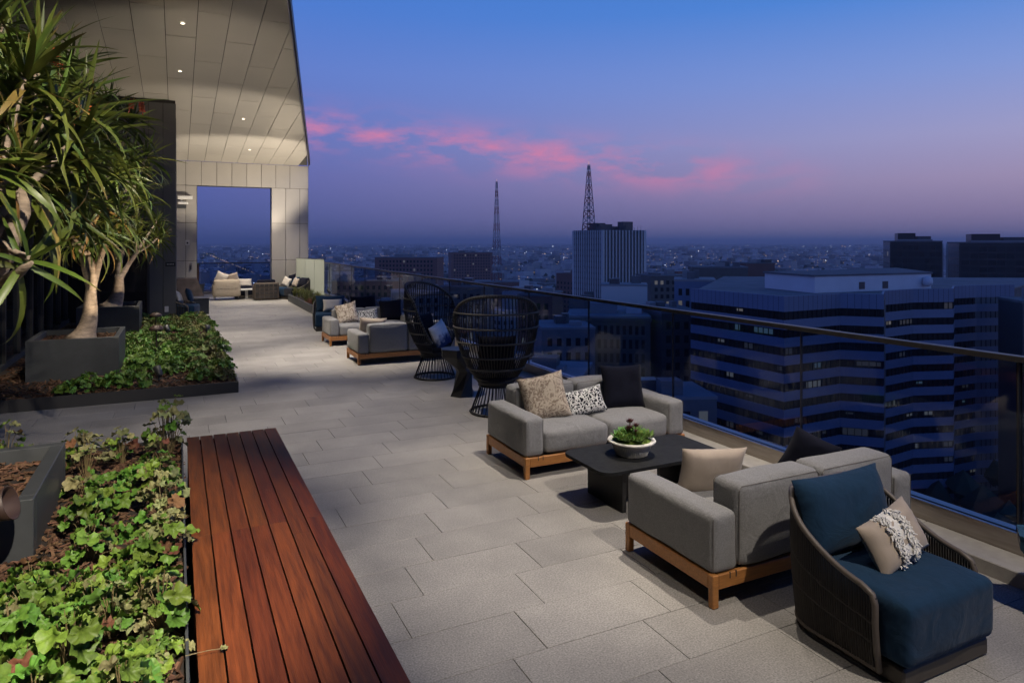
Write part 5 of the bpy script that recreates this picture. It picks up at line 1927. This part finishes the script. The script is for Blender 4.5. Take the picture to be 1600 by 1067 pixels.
def windows(o, face, w, dep, h, cols_, rows, z_lo, z_hi, wf, hf, m, edge=0.06, litp=0.0, seed=1):
    """window pieces on one face ('front' -Y, 'left' -X, 'right' +X); shared mesh"""
    L_ = w if face == 'front' else dep
    pitch, rise = L_ * (1 - 2 * edge) / cols_, (z_hi - z_lo) / rows
    ww, hh = pitch * wf, rise * hf
    me = MB().box(-ww / 2, ww / 2, -0.06, 0.25, -hh / 2, hh / 2).mesh('window', m)
    ml = MB().box(-ww / 2, ww / 2, -0.06, 0.25, -hh / 2, hh / 2).mesh('window', 'window_lit')
    rz = {'front': 0, 'left': -PI / 2, 'right': PI / 2}[face]
    r = random.Random(seed)
    for i in range(cols_):
        for j in range(rows):
            s_ = -L_ / 2 + L_ * edge + pitch * (i + .5)
            z = z_lo + rise * (j + .5)
            loc = {'front': (s_, -dep / 2, z), 'left': (-w / 2, -s_, z), 'right': (w / 2, s_, z)}[face]
            link('window', ml if r.random() < litp else me, o, loc, (0, 0, rz))


# tower with mast: nearest corner at u=940, two faces
TD = 500.0
tw_yaw = -YAW + R(28)
o, h = block('mast_tower', 'pale high-rise tower with vertical ribs carrying a tall lattice mast', 951, TD + 20, 38.0, 38.0, zat(361, TD), tw_yaw, 'tower_dark', 'roof_grey')
for face, ncol in (('front', 13), ('left', 13)):
    for i in range(ncol + 1):
        s_ = -19 + 38 * i / ncol
        wd = 0.45 if 0 < i < ncol else 1.1
        loc = (s_, -19.0, 0) if face == 'front' else (-19.0, -s_, 0)
        MB().box(-wd, wd, -0.7, 0.3, 0, h + .5).build('pilaster', 'tower_white', o, loc=loc, rot=(0, 0, 0 if face == 'front' else -PI / 2))
    for j in range(18):
        z = h - 4.2 * j - 1.5
        if z < 3:
            break
        loc = (0, -19.0, z) if face == 'front' else (-19.0, 0, z)
        MB().box(-18.5, 18.5, -0.25, 0.1, -0.7, 0.7).build('spandrel', 'old_stone', o, loc=loc, rot=(0, 0, 0 if face == 'front' else -PI / 2))
for (x, y, w, d_, hh) in ((-7, 4, 8, 8, 5.5), (11, -6, 9, 7, 6.5), (2, 6, 22, 18, 3.0), (-4, 4, 12, 12, 4.6), (-14, -10, 4, 4, 2.2), (14, 10, 4, 5, 3), (7, -12, 3, 3, 3.4)):
    MB().box(x - w / 2, x + w / 2, y - d_ / 2, y + d_ / 2, h + .7, h + .7 + hh).build('roof_plant_room', 'tower_dark', o)
rl = MB()
for i in range(12):
    x = -17 + i * 3.1
    rl.tube([(x, -17, h + .7), (x, -17, h + 2.0 + (i % 4) * .8)], 0.12, 4)
rl.build('aerials', 'tower_dark', o)


def mast(name, label, base, z0, z1, half0, half1, nseg=12, parent=None):
    if parent is None:
        root = thing(name, label, 'mast', (base[0], base[1], z0))
        b0 = Vector((0, 0, 0))
    else:
        root = parent
        b0 = Vector((base[0], base[1], z0))
    H_ = z1 - z0
    for s_ in range(nseg):
        m = MB()
        q0, q1 = s_ / nseg, (s_ + 1) / nseg
        for k_ in range(4):
            def pnt(q, kk):
                hw = half0 + (half1 - half0) * q
                a = PI / 4 + PI / 2 * kk
                return b0 + Vector((hw * math.cos(a), hw * math.sin(a), H_ * q))
            rr = 0.36 * (1 - .45 * q0)
            m.tube([pnt(q0, k_), pnt(q1, k_)], rr, 4)
            m.tube([pnt(q0, k_), pnt(q1, k_ + 1)], rr * .55, 4)
            m.tube([pnt(q0, k_ + 1), pnt(q1, k_)], rr * .55, 4)
            m.tube([pnt(q1, k_), pnt(q1, k_ + 1)], rr * .55, 4)
        m.build('mast_section', 'mast_red' if s_ % 2 == 0 else 'mast_white', root)
    MB().tube([b0 + Vector((0, 0, H_)), b0 + Vector((0, 0, H_ + 2.5))], 0.22, 5).build('mast_tip', 'mast_lamp', root)
    return root


xy = Vector(uv(920, TD + 20)) - Vector(uv(951, TD + 20))
lx = xy.x * math.cos(-tw_yaw) - xy.y * math.sin(-tw_yaw)
ly = xy.x * math.sin(-tw_yaw) + xy.y * math.cos(-tw_yaw)
mroot = thing('lattice_mast', 'red and white lattice mast on the roof of the ribbed tower', 'mast', (*uv(920, TD + 20), zat(361, TD) + .7), tw_yaw)
mast('x', '', (0, 0), 0.0, zat(258, TD + 20) - zat(361, TD) - .7, 5.0, 0.9, 10, mroot)
mast('lattice_mast', 'red and white lattice mast standing alone in the city left of the tower', uv(776, 760), zat(440, 760), zat(284, 760), 6.2, 1.0, 12)
sb, hsb = block('mast_base_building', 'plain low building under the free standing mast', 776, 765, 50, 40, zat(440, 760), -YAW, 'brick_far', 'roof_grey')

# old stone building with rows of windows behind the glass
o, h = block('old_stone_building', 'old stone office block with rows of tall windows behind the glass', 950, 232, 26.5, 22, zat(497, 221), -YAW - R(7), 'old_stone', 'roof_light')
windows(o, 'front', 26.5, 22, h, 12, 9, 4.0, h - 1.6, 0.52, 0.64, 'band_glass', 0.05, 0.03, 3)
windows(o, 'left', 26.5, 22, h, 8, 9, 4.0, h - 1.6, 0.5, 0.62, 'band_glass', 0.05, 0.03, 4)
MB().box(-13.6, 13.6, -11.5, -10.99, h - 1.0, h - 0.2).build('cornice', 'old_stone', o)
MB().box(-6, 3, -4, 5, h + .7, h + 4.2).build('roof_plant_room', 'roof_light', o)
MB().box(6, 11, -2, 4, h + .7, h + 3.0).build('roof_plant_room', 'tower_white', o)

# the pale annex at the tower's foot and neighbours
specs = [
    ('annex_building', 'pale blank annex in front of the foot of the ribbed tower', 975, 300, 20, 16, 447, 300, 'tower_white', 'roof_light', 0),
    ('arcade_building', 'cream building with tall narrow windows right of the ribbed tower', 1035, 420, 26, 24, 432, 420, 'old_stone', 'roof_grey', 6),
    ('flat_office', 'low grey block with a pale roof left of the old stone building', 880, 205, 16, 20, 515, 205, 'roof_grey', 'roof_light', 5),
    ('loft_building', 'dark narrow loft building left of the old stone block', 845, 250, 13, 22, 463, 250, 'brick_far', 'roof_grey', 4),
    ('ribbed_block', 'grey block with vertical ribs behind the banded office', 1120, 330, 26, 20, 419, 330, 'old_stone', 'roof_grey', 0),
    ('red_block', 'low reddish brick block behind the banded office', 1178, 520, 24, 18, 412, 520, 'brick_far', 'roof_grey', 0),
    ('dark_block', 'dark windowless block between stone building and banded office', 1045, 215, 13, 26, 490, 215, 'tower_dark', 'roof_grey', 4),  # plain dark wall material
    ('blue_block', 'plain block left of the banded office with shiny windows', 1085, 240, 14, 18, 440, 240, 'band_metal', 'roof_light', 5),
    ('long_brick_building', 'long reddish brick warehouse with many windows in the middle distance', 640, 700, 66, 26, 403, 700, 'brick_far', 'roof_grey', 16),
    ('long_brick_building', 'second long brick warehouse, beside the free standing mast', 735, 1000, 62, 30, 395, 1000, 'brick_far', 'roof_grey', 14),
    ('low_roof_building', 'low flat roofed building just below the balustrade', 1040, 150, 18, 16, 625, 150, 'roof_grey', 'roof_light', 4),
    ('low_roof_building', 'low flat roofed building below the nearer peacock chair', 850, 150, 20, 18, 590, 150, 'roof_grey', 'roof_light', 5),
    ('corner_block', 'mid-rise stone block left of the nearer peacock chair', 730, 300, 20, 22, 450, 300, 'old_stone', 'roof_grey', 6),
    ('corner_block', 'mid-rise grey block behind the farther peacock chair', 650, 330, 24, 22, 458, 330, 'roof_grey', 'roof_light', 6),
    ('corner_block', 'broad dark block behind the farthest sofa', 575, 420, 40, 30, 440, 420, 'brick_far', 'roof_grey', 10),
    ('narrow_block', 'narrow dark building at the right of the banded office', 1605, 175, 8, 14, 475, 175, 'tower_dark', 'roof_grey', 0),
]
for i, (nm, lab, uc, d, w, dep, v, dv, wm, rm, nc) in enumerate(specs):
    o, h = block(nm, lab, uc, d + dep / 2, w, dep, zat(v, dv), -YAW + R((-9, 12, 5, -14)[i % 4]), wm, rm)
    if nc:
        rows = max(2, int(min(h - 4, 42) / 4.2))
        windows(o, 'front', w, dep, h, nc, rows, max(2.5, h - 2 - rows * 4.2), h - 1.6, 0.5, 0.55, 'band_glass', 0.06, 0.05, i)
    rp = random.Random(90 + i)
    for q in range(3):
        x, y, s_ = rp.uniform(-w * .35, w * .35), rp.uniform(-dep * .3, dep * .3), rp.uniform(.06, .14)
        MB().box(x - w * s_, x + w * s_, y - dep * s_, y + dep * s_, h + .7, h + rp.uniform(1.6, 4)).build('roof_plant_room', rp.choice(('roof_light', 'roof_grey', 'tower_dark')), o)

# two dark glass towers near the horizon
for i, (uc, d, w, v, lab) in enumerate(((1424, 420, 28, 378, 'dark glass tower near the horizon, left of the pair'), (1552, 400, 42, 380, 'broad dark glass tower at the right picture edge'))):
    o, h = block('dark_glass_tower', lab, uc, d + 18, w, 34, zat(v, d), -YAW - R(22), 'dark_tower', 'roof_grey', group='dark glass towers on the horizon')
    windows(o, 'front', w, 34, h, 9, 16, h - 66, h - 1.5, 0.9, 0.7, 'dark_tower_pane', 0.02, 0.012, 20 + i)
    windows(o, 'left', w, 34, h, 8, 16, h - 66, h - 1.5, 0.9, 0.7, 'dark_tower_pane', 0.02, 0.012, 30 + i)
    MB().box(-w * .3, w * .05, -6, 8, h + .7, h + 5.5).build('roof_plant_room', 'dark_tower', o)
    MB().box(w * .08, w * .34, -8, 6, h + .7, h + 3.5).build('roof_plant_room', 'tower_dark', o)
    MB().box(-w * .32, w * .36, -9.5, -9.2, h + .7, h + 1.6).build('parapet_screen', 'roof_light', o)
    if i == 0:
        for k_ in range(2):
            MB().box(w / 2 + 1.2 + k_ * 2.2, w / 2 + 1.8 + k_ * 2.2, -10, -9, 0, h - 1).build('fin', 'tower_white', o)

# --- mid-distance buildings, one object each (300 nearest in view), the rest as one mass
cr = random.Random(77)
occ = [(Vector(uv(u, d)), rad) for (u, d, rad) in ((950, 235, 26), (951, 520, 36), (1300, 195, 70), (1200, 190, 55), (1400, 205, 65), (1500, 220, 60), (1432, 438, 40), (1552, 418, 46), (776, 765, 40))]
occ += [(Vector(uv(s_[2], s_[3] + s_[5] / 2)), max(s_[4], s_[5]) * .8) for s_ in specs]
cands = []
bx0 = 34.0
for ix in range(-60, 150):
    for iy in range(-20, 150):
        X = ix * bx0 + cr.uniform(-5, 5)
        Y = iy * bx0 + cr.uniform(-5, 5)
        if ix % 4 == 0 or iy % 6 == 0:
            continue
        d = X * math.sin(YAW) + Y * math.cos(YAW)
        r_ = X * math.cos(YAW) - Y * math.sin(YAW)
        if d < 110 or abs(r_ / d) > 0.92 or d > 4200:
            continue
        if any((Vector((X, Y)) - p).length < rad + 12 for p, rad in occ):
            continue
        tall = cr.random() ** (3.2 if d < 500 else 5.5)
        hmax = 46 if d < 320 else 40 if d < 600 else 26 if d < 1000 else 18
        h = 5 + tall * hmax
        if 1050 < 800 + 1073 * r_ / d < 1640 and d < 170:
            h = min(h, 10)
        cands.append((d, X, Y, cr.uniform(15, 29), cr.uniform(15, 29), h))
cands.sort()
shape = {}
for k_ in range(6):
    b = MB().box(-.5, .5, -.5, .5, 0, 1)
    rw = random.Random(k_)
    for q in range(3):
        x, y, s_ = rw.uniform(-.3, .3), rw.uniform(-.3, .3), rw.uniform(.06, .16)
        b.box(x - s_, x + s_, y - s_, y + s_, 1.0, 1.0 + rw.uniform(.06, .2))
    b.box(-.5, .5, -.5, -.47, 1, 1.03).box(-.5, .5, .47, .5, 1, 1.03).box(-.5, -.47, -.47, .47, 1, 1.03).box(.47, .5, -.47, .47, 1, 1.03)
    shape[k_] = b
def top_roof(me, m):
    me.materials.append(MATS[m])
    for p_ in me.polygons:
        if p_.normal.z > 0.5:
            p_.material_index = 1
    return me


meshes = {(k_, m): top_roof(shape[k_].mesh('city_block', m), 'city_roof_one') for k_ in shape for m in ('city_wall', 'roof_light', 'brick_far')}
mass = MB()
wmass = MB()
wlit = MB()
ground_yaw = R(9)
for i, (d, X, Y, w, dp, h) in enumerate(cands):
    yw = ground_yaw
    M_ = Matrix.Translation((X, Y, GZ)) @ Matrix.Rotation(yw, 4, 'Z') @ Matrix.Diagonal((w, dp, h, 1))
    if i < 290:
        m = cr.choices(('city_wall', 'roof_light', 'brick_far'), (7, 1.5, 2))[0]
        o = link('city_building', meshes[(i % 6, m)], None, matrix=M_)
        lab = {'city_wall': 'small grey low-rise building in the city below', 'roof_light': 'small pale low-rise building in the city below', 'brick_far': 'small brick low-rise building in the city below'}[m]
        uu = 800 + 1073 * (X * math.cos(YAW) - Y * math.sin(YAW)) / d
        lab = lab.replace(' in the city below', '') + (' close below the balustrade' if d < 260 else ' in the near city' if d < 480 else ' in the middle city') + (' by the portal' if uu < 500 else ' left of the lone mast' if uu < 776 else ' between mast and ribbed tower' if uu < 893 else ' right of the ribbed tower' if uu < 1080 else ' near the banded office')
        tag(o, lab, 'building', 'low-rise buildings of the city below')
    else:
        b = shape[i % 6] if d < 2200 else None
        if b:
            mass.add([M_ @ Vector(p) for p in b.v], b.f)
        else:
            mass.add([M_ @ Vector(p) for p in ((-.5, -.5, 0), (.5, -.5, 0), (.5, .5, 0), (-.5, .5, 0), (-.5, -.5, 1), (.5, -.5, 1), (.5, .5, 1), (-.5, .5, 1))], [(4, 5, 6, 7), (0, 1, 5, 4), (1, 2, 6, 5), (2, 3, 7, 6), (3, 0, 4, 7)])
    if d < 900:                                    # rows of windows on the two sides that face the terrace
        n_r = int((h - 2) / 4)
        for face in (0, 1):
            L_ = w if face == 0 else dp
            n_c = int(L_ / 4)
            for a in range(n_c):
                for j in range(n_r):
                    s_ = (-0.5 + (a + .5) / n_c)
                    z0, z1 = 2 + j * 4, 4 + j * 4
                    e = 0.9 / L_
                    if face == 0:
                        q = [(s_ - e, -.503, z0 / h), (s_ + e, -.503, z0 / h), (s_ + e, -.503, z1 / h), (s_ - e, -.503, z1 / h)]
                    else:
                        q = [(-.503, s_ + e, z0 / h), (-.503, s_ - e, z0 / h), (-.503, s_ - e, z1 / h), (-.503, s_ + e, z1 / h)]
                    (wlit if cr.random() < 0.025 else wmass).add([M_ @ Vector(p) for p in q], [(0, 1, 2, 3)])
for b in range(9000):                              # on to the horizon
    d = 4200 + (cr.random() ** 1.6) * 17000
    X, Y = uv(800 + 1073 * cr.uniform(-.95, .95), d)
    s_ = d / 4200
    w, dp, h = cr.uniform(14, 50) * s_, cr.uniform(14, 30) * s_, 4 + 26 * cr.random() ** 4
    x0, x1, y0, y1 = X - w / 2, X + w / 2, Y - dp / 2, Y + dp / 2
    mass.add([(x0, y0, GZ), (x1, y0, GZ), (x1, y1, GZ), (x0, y1, GZ), (x0, y0, GZ + h), (x1, y0, GZ + h), (x1, y1, GZ + h), (x0, y1, GZ + h)], [(4, 5, 6, 7), (0, 1, 5, 4), (1, 2, 6, 5), (2, 3, 7, 6), (3, 0, 4, 7)])
dc = mass.build('distant_city', 'city_mass', None)
top_roof(dc.data, 'city_roof')
tag(dc, 'mass of distant low buildings reaching to the horizon', 'city', kind='stuff')
tag(wmass.build('distant_windows', 'band_glass', None), 'rows of dark windows on the low-rise buildings below', 'windows', kind='stuff')
tag(wlit.build('distant_lit_windows', 'window_lit', None), 'scattered lit windows on the low-rise buildings below', 'windows', kind='stuff')

# street trees as dark masses between the blocks
tm = MB()
for i in range(1500):
    d = 150 + cr.random() ** 1.5 * 3200
    X, Y = uv(800 + 1073 * cr.uniform(-.9, .9), d)
    s_ = cr.uniform(3, 6)
    for q in range(2):
        c = Vector((X + cr.uniform(-4, 4), Y + cr.uniform(-4, 4), GZ + cr.uniform(4, 8)))
        v = [c + Vector((math.cos(a * PI / 3) * s_ * cr.uniform(.7, 1.2), math.sin(a * PI / 3) * s_ * cr.uniform(.7, 1.2), cr.uniform(-1.5, 1.5))) for a in range(6)] + [c + Vector((0, 0, s_)), c - Vector((0, 0, s_))]
        tm.add(v, [(a, (a + 1) % 6, 6) for a in range(6)] + [((a + 1) % 6, a, 7) for a in range(6)])
tag(tm.build('distant_trees', 'tree_far', None), 'dark street trees scattered between the city blocks', 'trees', kind='stuff')

# street and yard lights
OCT = [(1, 0, 0), (-1, 0, 0), (0, 1, 0), (0, -1, 0), (0, 0, 1), (0, 0, -1)]
OF = [(0, 2, 4), (2, 1, 4), (1, 3, 4), (3, 0, 4), (2, 0, 5), (1, 2, 5), (3, 1, 5), (0, 3, 5)]
for nm, m, n, lab in (('city_lights', 'light_white', 520, 'white street and yard lights twinkling across the distant city'), ('warm_city_lights', 'light_warm', 200, 'orange street lights scattered across the distant city')):
    b = MB()
    for i in range(n):
        d = 350 + cr.random() ** 1.25 * 11000
        c = Vector((*uv(800 + 1073 * cr.uniform(-.8, .8), d), GZ + cr.uniform(9, 16)))
        s_ = d * (0.00025 + 0.00055 * cr.random() ** 3)
        b.add([c + Vector(p) * s_ for p in OCT], OF)
    if m == 'light_warm':                          # lines of lamps along the streets of the grid
        for ix in range(-60, 150):
            for iy in range(-20, 150):
                if ix % 4 and iy % 6:
                    continue
                X, Y = ix * bx0, iy * bx0
                d = X * math.sin(YAW) + Y * math.cos(YAW)
                r_ = X * math.cos(YAW) - Y * math.sin(YAW)
                if d < 200 or d > 3600 or abs(r_ / d) > .85 or cr.random() < .45:
                    continue
                s_ = 0.25 + d * 0.00022
                b.add([Vector((X, Y, GZ + 9)) + Vector(p) * s_ for p in OCT], OF)
    tag(b.build(nm, m, None), lab, 'lights', kind='stuff')

# the evening air over the city
hz = MB().box(-24000, 24000, -2500, 24000, GZ - 1, 95)
hm = bpy.data.materials.new('haze')
hm.use_nodes = True
hm.node_tree.nodes.clear()
_v = hm.node_tree.nodes.new('ShaderNodeVolumePrincipled')
_v.inputs['Color'].default_value = (0.96, 0.92, 1.0, 1)
_v.inputs['Density'].default_value = HAZE
_v.inputs['Anisotropy'].default_value = 0.2
_o = hm.node_tree.nodes.new('ShaderNodeOutputMaterial')
hm.node_tree.links.new(_v.outputs[0], _o.inputs['Volume'])
MATS['haze'] = hm
tag(hz.build('haze', 'haze'), 'thin bluish evening haze over the distant city', 'haze', kind='stuff')
